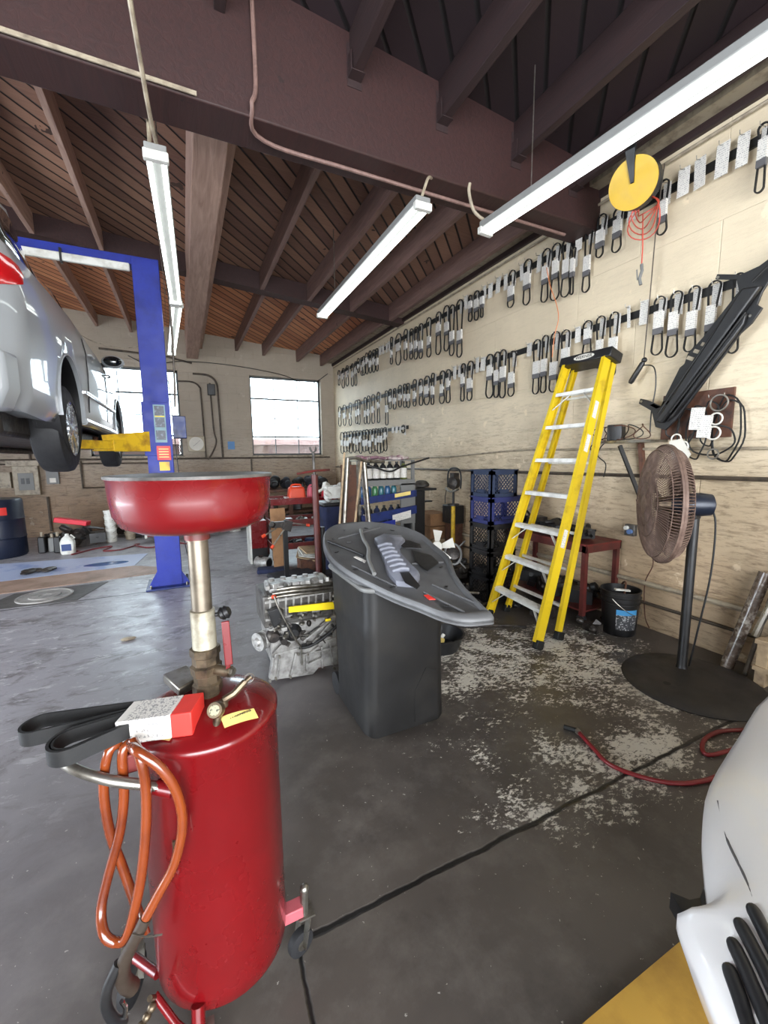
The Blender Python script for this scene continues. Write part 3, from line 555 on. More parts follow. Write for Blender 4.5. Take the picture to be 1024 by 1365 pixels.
m.cyl((-.15, 1.01, .21), (-.156, .99, .24), .006); m.build('drain_cock', M['brass'], d)
MB().box((-.075, .983, .62), (.012, .02, .03)).build('sight_fitting', M['brass'], d)
# metal tray behind the riser
one(MB().loft([[Vector((x, y, z)) for x, y in ((-.05, 1.12), (.0, 1.16), (-.03, 1.25), (-.09, 1.22))] for z in (.9, .925)]), 'small_tray', M['steel'], 'small metal dish lying on the drain tank behind the pipe', 'tray', bev=.004)
# new serpentine belt in its sleeve, resting on the handle and the tank top
sb = thing('serpentine_belt', 'new ribbed black belt in red and white sleeve lying on the drain handle', 'drive belt', (-.2, 1.07, .87))
def loop(ax, ay, bx, by, z, w1, w2):
    a = Vector((ax, ay, z)); b = Vector((bx, by, z+.012)); u = (b-a).normalized(); v = Vector((-u.y, u.x, 0)); pts = []
    for k in range(15):
        t = pi/2+pi*k/14; pts.append(a+u*(w1+w1*cos(t))+v*w1*sin(t))
    pts += [b-v*w2, b+v*w2]; return pts
MB().ribbon(loop(-.375, 1.155, -.13, 1.11, .885, .036, .012), (0, 0, 1), .033, .006).build('belt_loop', M['blackr'], sb)
MB().ribbon(loop(-.30, 1.035, -.1, 1.07, .888, .042, .020), (0, 0, 1), .035, .006).build('belt_loop', M['blackr'], sb)
MB().ribbon(loop(-.292, 1.038, -.1, 1.07, .889, .035, .014), (0, 0, 1), .032, .004).build('belt_loop', M['blackr'], sb)
u_ = Vector((.155, -.055, .012)); v_ = Vector((.03, .078, 0)); o_ = Vector((-.178, 1.04, .862))
MB().prism([o_, o_+u_*.72, o_+u_*.72+v_, o_+v_], (0, 0, .057)).build('sleeve', M['label'], sb, bev=.002)
MB().prism([o_+u_*.722, o_+u_*1.0, o_+u_*1.0+v_, o_+u_*.722+v_], (0, 0, .057)).build('sleeve_end', M['red_label'], sb, bev=.002)
MB().tube([o_+u_*.98+v_*(.2+.1*cos(k*.8))+Vector((0, 0, .018+.012*sin(k*.8))) for k in range(8)], .003, 6, closed=True).build('hang_tab', M['paper'], sb)


# ================================================================ BLACK WHEELED BIN, GREY COVER ON TOP
b = thing('wheeled_bin', 'tall black wheeled bin in mid floor with a grey car cover on top', 'bin', (1.02, 2.15, 0))
prof = [(.03, .36, .46, .07, 0), (.045, .40, .50, .08, 0), (.2, .405, .505, .085, 0), (.52, .425, .55, .09, 0), (.535, .437, .565, .09, 0), (.60, .44, .57, .09, 0), (.612, .436, .575, .09, 0), (.79, .455, .60, .09, 0), (.79, .43, .575, .08, 0), (.5, .34, .47, .08, 0), (.06, .28, .38, .07, 0)]
rings = [rrect(1.012, 1.845+(.036*1 if r == .08 and z > .1 and ww < .44 or ww in (.28,) else 0)+hh/2, ww+.09*(1-z)*(.5 if ww in (.34, .28) else 1), hh, r*.7, z, 7) for z, ww, hh, r, _ in [(q[0]*1.065,)+q[1:] for q in prof]]
MB().loft(rings, cap=False).add([v for v in rings[0]], [tuple(range(len(rings[0])-1, -1, -1))]).add([v for v in rings[-1]], [tuple(range(len(rings[-1])))]).build('body', M['bin'], b, ang=30)
MB().tube(rrect(1.012, 2.145, .485, .62, .07, .84, 7), .013, 8, closed=True).build('rim', M['greytrim'], b)
m = MB(); m.bb((.80, 2.44, .05), (1.24, 2.46, .07)); m.build('axle', M['steel'], b)
for x in (.795, 1.245): MB().lath([(.05, -1), (.07, -.8), (.07, .8), (.05, 1)], (x, 2.4, .072), (x+.014, 2.4, .072), 22).build('wheel', M['rubber'], b)
MB().bb((1.06, 1.825, .73), (1.15, 1.835, .77)).build('red_label', M['red_label'], b)
MB().prism([(1.05, 1.846, .06), (1.19, 1.846, .06), (1.19, 1.846, .33), (1.12, 1.846, .36), (1.05, 1.846, .24)], (0, -.004, 0)).build('moulded_panel', M['bin'], b)
def zp(x, y): return .475+.19*y+.045*x
cvo = [(0.8, 2.604), (0.872, 2.695), (0.968, 2.737), (1.103, 2.719), (1.222, 2.658), (1.337, 2.535), (1.398, 2.361), (1.38, 2.166), (1.361, 1.974), (1.28, 1.80), (1.225, 1.62), (1.197, 1.43), (1.194, 1.388), (1.15, 1.393), (1.061, 1.42), (0.989, 1.488), (0.934, 1.59), (0.862, 1.714), (0.795, 1.875), (0.739, 2.049), (0.716, 2.229), (0.736, 2.417)]
cv = thing('engine_undercover', 'large grey plastic under-engine cover lying tilted across the bin', 'car part', (1.03, 2.1, .87))
def pl(pts, dz=0): return [Vector((x, y, zp(x, y)+dz)) for x, y in pts]
O = [Vector(p).to_3d() for p in cvo]
OS = [(p.x, p.y) for p in spline([Vector((x, y, 0)) for x, y in cvo], 3, True)]
cen = Vector((1.05, 2.1, 0)); m = MB(); rings = []
for k, dz in ((1.0, -.02), (1.0, .0), (.975, .014), (.93, .012), (.90, -.004), (.6, -.006), (.3, -.006), (.02, -.006)):
    rings.append([Vector((cen.x+(x-cen.x)*k, cen.y+(y-cen.y)*k, 0)) for x, y in OS]); rings[-1] = [Vector((v.x, v.y, zp(v.x, v.y)+dz)) for v in rings[-1]]
m.loft(rings, cap=False); rr2 = [[v-Vector((0, 0, .008)) for v in r] for r in rings[::-1]]; m.loft(rr2, cap=False); m.build('sheet', M['cover'], cv, ang=50)
duct = [(1.056, 2.369), (1.147, 2.415), (1.24, 2.352), (1.228, 2.277), (1.148, 2.208), (1.096, 2.079), (1.078, 1.932), (1.071, 1.824), (1.002, 1.766), (0.925, 1.814), (0.937, 1.941), (0.982, 2.071), (1.033, 2.252)]
MB().loft([pl(duct, -.006), pl(duct, .022), pl([(1.03+(x-1.03)*.8+.01, 2.08+(y-2.08)*.92) for x, y in duct], .035)]).build('raised_duct', M['duct'], cv, ang=50)
m = MB()
for k in range(7): y = 1.9+k*.055; m.tube([(.95+.011*k, y, zp(.95, y)+.03), (1.0+.011*k, y-.02, zp(1, y)+.042), (1.03+.011*k, y-.03, zp(1, y)+.036)], .012, 8)
m.build('duct_rib', M['duct'], cv)
for q in ([(1.17, 2.299), (1.262, 2.29), (1.298, 2.211), (1.272, 2.147), (1.183, 2.194)], [(0.973, 1.864), (1.02, 1.853), (1.0, 1.703), (0.968, 1.677), (0.946, 1.757)], [(1.201, 2.151), (1.275, 2.041), (1.261, 1.939), (1.148, 1.876), (1.146, 1.985)]):
    dz = .034 if q[0][0] < 1 else .006
    MB().prism(pl(q, dz), (0, 0, .003)).build('opening', M['black'], cv)
MB().tube(pl([(1.036, 2.543), (0.99, 2.395), (0.961, 2.245), (0.907, 2.122), (0.881, 2.031), (0.857, 1.928)], .02), .011, 10, smooth=4).build('rubber_seal', M['greytrim'], cv)
MB().tube(pl([(0.776, 2.452), (0.826, 2.345), (0.878, 2.232), (0.899, 2.168)], .012), .009, 8, smooth=4).build('dark_seal', M['black'], cv)
MB().prism(pl([(1.0, 1.62), (1.03, 1.61), (1.02, 1.66), (1.0, 1.665)], .004), (0, 0, .004)).build('red_clip', M['red_label'], cv)
MB().prism(pl([(.845, 2.19), (.875, 2.10), (.895, 2.12), (.862, 2.2)], .004), (0, 0, .002)).build('small_label', M['label'], cv)
rb = random.Random(3); m = MB()
for x, y in ((.78, 2.3), (.83, 2.5), (.95, 2.62), (1.1, 2.6), (1.25, 2.5), (.8, 2.05), (.9, 1.8), (1.05, 1.55), (1.15, 1.7), (1.25, 1.9), (.9, 2.42), (1.05, 2.5)): MB().box((x, y, zp(x, y)+.002), (.028, .012, .004), (0, 0, rb.uniform(0, 3))).build('clip_slot', M['black'], cv)
m = MB()
for a_, b_ in (((1.1, 1.75), (1.2, 1.5)), ((1.12, 2.0), (1.3, 1.95)), ((.86, 2.5), (1.2, 2.58)), ((.8, 2.1), (.92, 1.8)), ((1.02, 1.7), (1.1, 1.47))): MB().tube(pl([a_, b_], .0), .006, 6).build('stiffening_rib', M['cover'], cv)
MB().prism(pl([(1.06, 1.42), (1.19, 1.392), (1.2, 1.45), (1.05, 1.5)], -.03), (0, 0, .012)).build('front_flap', M['cover'], cv)
b2 = thing('open_bin', 'second black bin with pale grey rim standing behind the covered bin', 'bin', (1.62, 3.2, 0))
rg = [rrect(1.62, 3.17, ww, hh, .09, z, 6) for z, ww, hh in ((.02, .4, .5), (.58, .53, .66), (.58, .5, .63), (.06, .38, .48))]
MB().loft(rg, cap=False).add(rg[0], [tuple(range(len(rg[0])))]).add(rg[-1], [tuple(range(len(rg[0])))]).build('body', M['black'], b2)
MB().tube(rrect(1.62, 3.17, .55, .68, .1, .585, 6), .016, 8, closed=True).build('rim', M['greytrim'], b2)
pn = thing('oil_pan', 'round black drain pan on the floor right of the covered bin', 'pan', (1.74, 2.66, 0))
MB().lath([(.15, 0), (.19, .1), (.2, .12), (.185, .12), (.175, .1), (.14, .012), (.01, .012)], (1.74, 2.66, 0), (1.74, 2.66, 1), 40).build('basin', M['black'], pn)
yb = thing('oil_bottle', 'yellow plastic bottle lying in the black drain pan', 'bottle', (1.7, 2.62, .02))
MB().box((1.7, 2.62, .06), (.11, .06, .08), (0, .3, .4)).build('body', M['label_y'], yb, bev=.012); MB().cyl((1.745, 2.64, .08), (1.775, 2.652, .1), .014).build('cap', M['white'], yb)

# ================================================================ ENGINE
e = thing('engine', 'bare cast aluminium car engine with yellow strip on the floor beside the bin', 'engine', (.63, 2.85, 0))
def EX(px, py, y=2.692): return Vector((.41+(px-350)*.005, y, .66-(py-780)*.0049))
yf = 2.68
MB().bb((.44, yf+.02, .14), (.90, 3.08, .40)).build('block', M['castalu'], e, bev=.01)
MB().bb((.41, yf+.05, .38), (.89, 3.06, .60)).build('cylinder_head', M['castdark'], e, bev=.012)
MB().bb((.46, yf+.09, .60), (.90, 3.0, .64)).build('cam_cover', M['castalu'], e, bev=.015)
m = MB()
m.prism([EX(362, 872), EX(447, 866), EX(449, 908), EX(420, 906), EX(412, 914), EX(352, 908), EX(356, 885)], (0, .05, 0)); m.build('bell_housing', M['castalu'], e, bev=.004)
m = MB(); rr = random.Random(7)
for a_, b_ in (((366, 875), (362, 905)), ((388, 875), (380, 905)), ((408, 880), (420, 872)), ((405, 895), (424, 890)), ((424, 890), (424, 905)), ((424, 873), (424, 890)), ((436, 870), (440, 905)), ((395, 880), (445, 878)), ((402, 905), (402, 880)), ((356, 890), (358, 874)), ((410, 868), (438, 840)), ((420, 862), (444, 852)), ((398, 860), (440, 836))):
    m.bar(EX(*a_, yf-.006), EX(*b_, yf-.006), .012, .02, (0, 1, 0))
m.build('casting_rib', M['castalu'], e, bev=.002)
for p_ in ((366, 875), (379, 907), (360, 905), (352, 906), (391, 877), (438, 861), (404, 880), (441, 909), (404, 852), (415, 832), (448, 880)):
    MB().lath([(.009, 0), (.009, .6), (.005, .6), (.005, 1)], EX(*p_, yf), EX(*p_, yf-.03), 8).build('bolt', M['steel'], e)
m = MB(); m.lath([(.02, -.2), (.062, 0), (.062, .2), (.056, .25), (.062, .3), (.056, .4), (.062, .5), (.062, .8), (.03, .8), (.02, 1)], (.42, yf+.1, .29), (.35, yf+.06, .29), 26); m.build('crank_pulley', M['castalu'], e)
m = MB(); m.lath([(.03, 0), (.042, .1), (.042, .8), (.03, 1)], (.46, yf+.06, .335), (.46, yf-.02, .335), 18); m.lath([(.022, 0), (.022, 1)], (.52, yf+.04, .30), (.52, yf-.03, .30), 14); m.build('water_pump', M['greasy'], e)
m = MB(); m.prism([EX(353, 808, yf+.02), EX(368, 805, yf+.02), EX(370, 825, yf+.02), EX(360, 833, yf+.02)], (0, -.045, 0)); m.build('engine_mount', M['black'], e, bev=.005)
m = MB(); m.prism([EX(380, 806, yf+.03), EX(441, 809, yf+.03), EX(442, 818, yf+.01), EX(379, 812, yf+.01)], (0, -.012, 0)); m.v = [v+Vector((0, -.05, 0)) for v in m.v]; m.build('yellow_strip', M['yellow_bright'], e)
for z, r, x0 in ((.64, .015, .50), (.615, .011, .47), (.59, .012, .44)): MB().tube([(x0, yf+.04, z), (.6, yf+.025, z+.006), (.75, yf+.03, z-.004), (.9, yf+.04, z-.01)], r, 10, smooth=4).build('rail_pipe', M['steel'], e)
for k in range(4): MB().lath([(.02, 0), (.022, .3), (.016, .6), (.018, 1)], (.52+.1*k, yf+.05, .49), (.50+.1*k, yf-.02, .45), 12).build('intake_port', M['castdark'], e)
for k in range(9): MB().ball((.45+.05*k, yf+.02+rr.uniform(-.02, .02), .43+rr.uniform(-.06, .04)), (rr.uniform(.012, .03), .02, rr.uniform(.01, .025)), 8, 6).build('sensor', M[rr.choice(['castalu', 'greasy', 'castdark', 'steel'])], e)
m = MB()
for k in range(10): MB().box((.44+.046*k, yf+.05, .655+rr.uniform(0, .01)), (rr.uniform(.02, .05), .05, .03), (rr.uniform(-.3, .3), 0, rr.uniform(-.4, .4))).build('cam_cap', M['castalu'], e, bev=.003)
for k in range(5): MB().lath([(.022, 0), (.016, .5), (.02, 1)], (.5+.08*k, 2.9, .65), (.5+.08*k, 2.9, .67), 12).build('spark_plug_well', M['castalu'], e)
MB().tube([EX(363, 790, yf), EX(366, 802, yf-.02), EX(375, 825, yf-.035), EX(388, 855, yf-.04), EX(394, 866, yf-.03), EX(395, 892, yf-.02)], .006, 8, smooth=5).build('dipstick_tube', M['steel'], e)
MB().tube([EX(392, 867, yf-.02), EX(405, 866, yf-.04), EX(425, 858, yf-.04), EX(444, 846, yf-.03), EX(452, 842, yf-.02)], .011, 8, smooth=5).build('coolant_hose', M['blackr'], e)
MB().ball(EX(363, 792, yf+.02), (.018, .014, .014)).build('orange_plug', M['orange'], e); MB().box(EX(434, 835, yf-.01), (.04, .02, .018)).build('yellow_connector', M['yellow_bright'], e, bev=.003)
MB().lath([(.05, 0), (.06, .05), (.06, .6), (.03, 1)], EX(386, 846, yf+.05), EX(386, 846, yf-.02), 16).build('intake_elbow', M['black'], e)
for k in range(34):
    u_2 = rr.random(); px_ = rr.uniform(356, 446); py_ = rr.uniform(822, 868); sz = rr.uniform(.012, .03); m = MB(); c_2 = EX(px_, py_, yf+rr.uniform(-.01, .02))
    if u_2 < .4: m.box(c_2, (sz*rr.uniform(.8, 2), .03, sz), (0, rr.uniform(-1, 1), 0))
    elif u_2 < .75: m.lath([(sz*.5, 0), (sz*.6, .3), (sz*.6, .8), (sz*.35, 1)], c_2, c_2+Vector((rr.uniform(-.03, .03), -.04, rr.uniform(-.02, .03))), 10)
    else: m.tube([c_2, c_2+Vector((rr.uniform(-.05, .05), -.02, rr.uniform(-.04, .04))), c_2+Vector((rr.uniform(-.08, .08), 0, rr.uniform(-.05, .05)))], .005, 6, smooth=4)
    m.build('fitting_piece', M[('castalu', 'greasy', 'steel', 'castdark', 'black')[k % 5]], e, bev=.002)
for k in range(9): MB().bar((.45+.052*k, yf+.048, .44), (.455+.052*k, yf+.048, .585), .012, .02, (0, 1, 0)).build('head_rib', M['castalu'], e, bev=.002)
for k in range(3): MB().bar((.42, yf+.046, .44+.06*k), (.88, yf+.046, .45+.06*k), .008, .014, (0, 0, 1)).build('head_rib', M['steel' if k == 1 else 'castalu'], e)
for k in range(12): MB().lath([(.006, 0), (.006, .7), (.004, .7), (.004, 1)], (.45+.038*k, yf+.05, .6), (.45+.038*k, yf+.02, .6), 6).build('bolt', M['steel'], e)
MB().bb((.46, yf+.03, .04), (.86, 3.0, .14)).build('sump', M['black'], e, bev=.02)
MB().bb((.5, yf+.08, .0), (.82, 2.98, .04)).build('wood_block', M['rust'], e)

# ================================================================ STEP LADDER
l = thing('step_ladder', 'yellow fibreglass step ladder with aluminium treads leaning folded on the wall', 'ladder', (2.55, 2.65, 0))
BL, BR, TL, TR = Vector((2.50, 3.0, .0)), Vector((2.40, 2.28, .0)), Vector((3.27, 2.90, 2.32)), Vector((3.30, 2.49, 2.32))
def chan(p, q, out, nm, w_=.086, t_=.006, f_=.028):
    # C-shaped rail, web on the outside
    p = Vector(p); q = Vector(q); z = (q-p).normalized(); y = Vector(out)-z*Vector(out).dot(z); y.normalize(); x = y.cross(z); M3 = Matrix((x, y, z)).transposed(); L = (q-p).length; c = (p+q)/2
    m = MB(); m.box(c, (w_, t_, L), M3)
    for s_ in (-1, 1): m.box(c+x*s_*(w_/2-t_/2)-y*(f_/2), (t_, f_, L), M3)
    return m.build(nm, M['yellow'], l)
dz = Vector((0, 0, .06)); chan(BL+(TL-BL)*.02, TL, (0, 1, 0), 'front_rail'); chan(BR+(TR-BR)*.02, TR, (0, -1, 0), 'front_rail')
RL, RR_, QL, QR = Vector((2.74, 3.02, .0)), Vector((2.68, 2.33, .0)), Vector((3.37, 2.89, 2.30)), Vector((3.40, 2.5, 2.30))
chan(RL+(QL-RL)*.02, QL, (0, 1, 0), 'rear_rail', .055); chan(RR_+(QR-RR_)*.02, QR, (0, -1, 0), 'rear_rail', .055)
for p_, q_ in ((BL, TL), (BR, TR), (RL, QL), (RR_, QR)):
    MB().bar(p_+Vector((0, 0, .001)), p_+(q_-p_)*.028, .075, .05, (0, 1, 0)).build('foot', M['blackr'], l, bev=.006)
for k in range(7):
    t_ = .122+.128*k; a = BL+(TL-BL)*t_; c_ = BR+(TR-BR)*t_; y = (c_-a).normalized(); m = MB()
    x = Vector((1, 0, 0)); x = (x-y*x.dot(y)).normalized(); Mx = Matrix((y, x, y.cross(x))).transposed(); L = (c_-a).length-.01
    o = MB().box((a+c_)/2, (L, .085, .006), Mx).build('tread', M['alu'], l)
    m = MB()
    for s_ in (-1, 1): m.box((a+c_)/2+x*s_*.04-Vector((0, 0, .013)), (L, .004, .028), Mx)
    for s_ in (-1.5, -.5, .5, 1.5): m.box((a+c_)/2+x*s_*.018+Vector((0, 0, .004)), (L, .006, .003), Mx)
    m.build('tread_flange', M['alu'], o)
    if k < 3 or k == 6:
        for p_, s_ in ((a, 1), (c_, -1)): m = MB(); m.bar(p_+y*s_*.17-Vector((0, 0, .01)), p_+y*s_*.008-(TL-BL)*.062, .02, .005); m.build('tread_brace', M['alu'], l)
    if k in (0, 1, 2, 4, 6):
        a2 = RL+(QL-RL)*(t_-.01); c2 = RR_+(QR-RR_)*(t_-.01); MB().bar(a2, c2, .03, .02).build('rear_brace', M['alu'], l)
xx = (TR-TL).normalized(); zz = Vector((.3, 0, 1)).normalized()
cp = (TL+TR+QL+QR)/4+Vector((.0, 0, .03)); Mx = Matrix((xx, zz.cross(xx), zz)).transposed()
MB().box(cp, (.50, .17, .085), Mx).build('top_cap', M['black'], l, bev=.008)
nf = (Mx @ Vector((0, -1, 0))) if (Mx @ Vector((0, -1, 0))).x < 0 else (Mx @ Vector((0, 1, 0)))
fo = cp+nf*.0865; m = MB(); m.prism([fo+xx*.1*cos(2*pi*k/24)+zz*.026*sin(2*pi*k/24) for k in range(24)], nf*.001); m.build('logo_badge', M['paper'], l)
text('WERNER', l, .04, frame(fo+nf*.0022, xx, zz), M['ink'], 'badge_lettering')
for t_, nm in ((.33, 'rail_sticker'), (.66, 'rail_sticker'), (.78, 'rail_sticker')):
    p_ = BR+(TR-BR)*t_+Vector((0, -.0042, 0)); MB().bar(p_, p_+(TR-BR)*.06, .045, .001, (0, 1, 0)).build(nm, M['label'], l)

# ================================================================ CRATES
def crate(name, c, sx, sy, h, mm, label):
    t_ = thing(name, label, 'crate', c, 'milk crates in the tall stack'); x0, y0, z0_ = c[0]-sx/2, c[1]-sy/2, c[2]; z1_ = z0_+h; m = MB(); w_ = .012
    for z, hh in ((z0_, .035), (z1_-.05, .05)):
        m.bb((x0, y0, z), (x0+sx, y0+w_, z+hh)); m.bb((x0, y0+sy-w_, z), (x0+sx, y0+sy, z+hh)); m.bb((x0, y0+w_, z), (x0+w_, y0+sy-w_, z+hh)); m.bb((x0+sx-w_, y0+w_, z), (x0+sx, y0+sy-w_, z+hh))
    for x in (x0, x0+sx-.045): 
        for y in (y0, y0+sy-.012): m.bb((x, y, z0_), (x+.045, y+.012, z1_))
    for x in (x0, x0+sx-.012):
        for y in (y0, y0+sy-.045): m.bb((x, y, z0_), (x+.012, y+.045, z1_))
    for q in (x0-.006, ): m.bb((x0-.006, y0-.006, z1_-.012), (x0+sx+.006, y0+.006, z1_)); m.bb((x0-.006, y0-.006, z1_-.012), (x0+.006, y0+sy+.006, z1_)); m.bb((x0-.006, y0+sy-.006, z1_-.012), (x0+sx+.006, y0+sy+.006, z1_)); m.bb((x0+sx-.006, y0-.006, z1_-.012), (x0+sx+.006, y0+sy+.006, z1_))
    m.bb((x0+.01, y0+.01, z0_), (x0+sx-.01, y0+sy-.01, z0_+.008)); m.build('frame', M[mm], t_)
    m = MB(); za, zb = z0_+.035, z1_-.05; H_ = zb-za; st = .042
    def lat(o, u, L):
        o = Vector(o); u = Vector(u); n = u.cross(Vector((0, 0, 1)))
        k = -H_
        while k < L:
            for s_ in (1, -1):
                p = (k, 0.0) if s_ > 0 else (k+H_, 0.0); a = [p[0], 0.0]; b_ = [p[0]+s_*H_, H_]
                def clip(A, B):
                    A = list(A); B = list(B)
                    for E, F in ((A, B), (B, A)):
                        for lim in (0, L):
                            if (lim == 0 and E[0] < 0) or (lim == L and E[0] > L):
                                q = (lim-E[0])/(F[0]-E[0]) if F[0] != E[0] else 2
                                if not 0 <= q <= 1: return None
                                E[1] = E[1]+(F[1]-E[1])*q; E[0] = lim
                    return A, B
                r_ = clip(a, b_)
                if r_ and abs(r_[0][1]-r_[1][1]) > .01: m.bar(o+u*r_[0][0]+Vector((0, 0, za+r_[0][1])), o+u*r_[1][0]+Vector((0, 0, za+r_[1][1])), .003, .006, u)
            k += st
    lat((x0+.045, y0+.006, 0), (1, 0, 0), sx-.09); lat((x0+.045, y0+sy-.006, 0), (1, 0, 0), sx-.09); lat((x0+.006, y0+.045, 0), (0, 1, 0), sy-.09); lat((x0+sx-.006, y0+.045, 0), (0, 1, 0), sy-.09)
    m.build('lattice', M[mm], t_)
    m = MB(); m.bb((x0+sx*.33, y0-.002, z0_+.04), (x0+sx*.67, y0+.008, z0_+.075)); m.bb((x0-.002, y0+sy*.33, z0_+.04), (x0+.008, y0+sy*.67, z0_+.075)); m.build('hand_hold', M[mm], t_)
crate('milk_crate', (2.85, 3.37, 0.012), .33, .33, .27, 'black', 'black milk crate at the bottom of the stack on the floor')
crate('milk_crate', (2.85, 3.37, .284), .33, .33, .27, 'black', 'black milk crate second from the bottom of the stack')
crate('milk_crate', (2.85, 3.37, .556), .33, .33, .27, 'black', 'black milk crate directly under the wide blue one')
crate('milk_crate', (2.915, 3.37, .828), .46, .33, .27, 'crate_navy', 'wide indigo blue milk crate second from the top of the stack')
crate('milk_crate', (2.85, 3.37, 1.10), .33, .33, .27, 'crate_blue', 'slate blue milk crate on top of the stack')

# ================================================================ PEDESTAL FAN
f = thing('pedestal_fan', 'dusty brown industrial pedestal fan on a wide black disc base by the wall', 'fan', (2.93, 1.46, 0))
MB().lath([(.40, 0), (.405, .006), (.39, .02), (.30, .03), (.1, .034), (.05, .036), (.02, .036)], (2.93, 1.46, 0), (2.93, 1.46, 1), 64).build('base', mat('dusty_black_metal', (38, 35, 33), .55, 0, (56, 50, 46), 5), f)
MB().lath([(.022, 0), (.022, 1)], (2.73, 1.50, .028), (2.73, 1.50, .0325), 20).build('base_hole', M['ink'], f)
MB().lath([(.036, .03), (.032, .05), (.03, .06), (.03, 1.08), (.024, 1.08), (.024, 1.13)], (3.03, 1.58, 0), (3.03, 1.58, 1), 20).build('pole', M['black'], f)
n_ = Vector((-.743, .669, 0)); HC = Vector((2.885, 1.71, 1.17)); u1 = Vector((.669, .743, 0)); u2 = Vector((0, 0, 1))
MB().lath([(.03, -.28), (.07, -.26), (.078, -.2), (.075, -.1), (.055, -.06), (.03, .0)], HC-n_*.02, HC-n_*.02+n_, 22).build('motor', mat('blue_black_motor', (26, 32, 46), .35, .2), f)
MB().box(Vector((3.03, 1.58, 1.1))+Vector((0, 0, .02)), (.06, .05, .09)).build('yoke', M['black'], f, bev=.006)
gm = mat('dusty_brown_wire', (92, 72, 62), .7, 0, (120, 98, 86), 18)
m = MB(); NR = 120
for k in range(NR):
    a = 2*pi*k/NR; dr = u1*cos(a)+u2*sin(a)
    m.tube([HC+n_*.105+dr*.06, HC+n_*.09+dr*.22, HC+n_*.05+dr*.36, HC+dr*.395], .0031, 4)
m.build('front_guard', gm, f)
m = MB()
for k in range(NR):
    a = 2*pi*k/NR+.03; dr = u1*cos(a)+u2*sin(a)
    m.tube([HC-n_*.095+dr*.07, HC-n_*.09+dr*.25, HC-n_*.06+dr*.36, HC+dr*.395], .0031, 4)
m.build('rear_guard', gm, f)
for rr_, off in ((.395, 0), (.36, .052), (.36, -.06), (.22, .091), (.14, .1)): MB().tube([HC+n_*off+(u1*cos(2*pi*k/48)+u2*sin(2*pi*k/48))*rr_ for k in range(48)], .0042 if off == 0 else .003, 5, closed=True).build('guard_ring', gm, f)
MB().ribbon([HC+(u1*cos(2*pi*k/48)+u2*sin(2*pi*k/48))*.396 for k in range(48)], n_, .03, .002).build('guard_band', gm, f)
MB().lath([(.06, 0), (.06, .008), (.02, .012)], HC+n_*.1, HC+n_*1.1, 20).build('guard_badge', gm, f)
for k in range(3):
    a0 = 2*pi*k/3+.5; rg = []
    for q in range(7):
        r_ = .05+.28*q/6; w_ = .35+.28*sin(pi*q/6*.8); tw = .55-.3*q/6
        rg.append([HC-n_*.01+(u1*cos(a0+s_*w_/2*(.12/r_)**.3)+u2*sin(a0+s_*w_/2*(.12/r_)**.3))*r_+n_*(s_*.05*tw+o_*.003) for s_, o_ in ((-1, -1), (1, -1), (1, 1), (-1, 1))])
    MB().loft(rg).build('blade', mat('brown_blade', (86, 66, 58), .5, .3), f)
MB().lath([(.05, -.04), (.05, .03), (.02, .045)], HC, HC+n_, 20).build('blade_hub', M['brass'], f)
MB().tube([HC-n_*.27, (3.12, 1.5, 1.05), (3.12, 1.5, .7), (3.085, 1.53, .3), (3.075, 1.55, .1), (3.08, 1.56, .04)], .006, 7, smooth=6).build('power_cord', M['blackr'], f)
# bucket
k_ = thing('bucket', 'black ribbed plastic bucket with blue and white label by the wall', 'bucket', (3.27, 2.22, 0))
MB().lath([(.125, 0), (.13, .01), (.142, .27), (.152, .275), (.152, .285), (.144, .29), (.144, .31), (.154, .313), (.154, .325), (.147, .33), (.147, .36), (.155, .363), (.155, .38), (.147, .38), (.14, .3), (.125, .02), (.01, .02)], (3.27, 2.22, 0), (3.27, 2.22, 1), 44).build('body', M['black'], k_)
def wrap(cx_, cy_, r0, r1, z0_, z1_, a0, a1, mm, nm, par):
    vs = []; fs = []; n = 12
    for i in range(n+1):
        a = a0+(a1-a0)*i/n
        for r_, z in ((r0, z0_), (r1, z1_)): vs.append((cx_+r_*cos(a), cy_+r_*sin(a), z))
    for i in range(n): fs.append((2*i, 2*i+2, 2*i+3, 2*i+1))
    MB().add(vs, fs).build(nm, M[mm] if isinstance(mm, str) else mm, par)
wrap(3.27, 2.22, .134, .1395, .06, .19, radians(205), radians(275), mat('dark_label', (60, 62, 66), .5, 0, (176, 176, 176), 60, (.55, .6)), 'label', k_)
wrap(3.27, 2.22, .1397, .1415, .19, .235, radians(205), radians(275), mat('blue_label', (70, 150, 205), .5), 'label_band', k_)
MB().tube([(3.27+.16*cos(a), 2.22+.158*sin(a), .33-.16*abs(sin((a-.2)))*.9) for a in [(-2.9+.26*i) for i in range(13)]], .0025, 6).build('handle', M['steel'], k_)
# white plastic scraps on rim
one(MB().box((3.2, 2.16, .395), (.12, .03, .012), (0, .1, -.5)), 'putty_knife', M['white'], 'white plastic scraper lying across the rim of the black bucket', 'scraper')
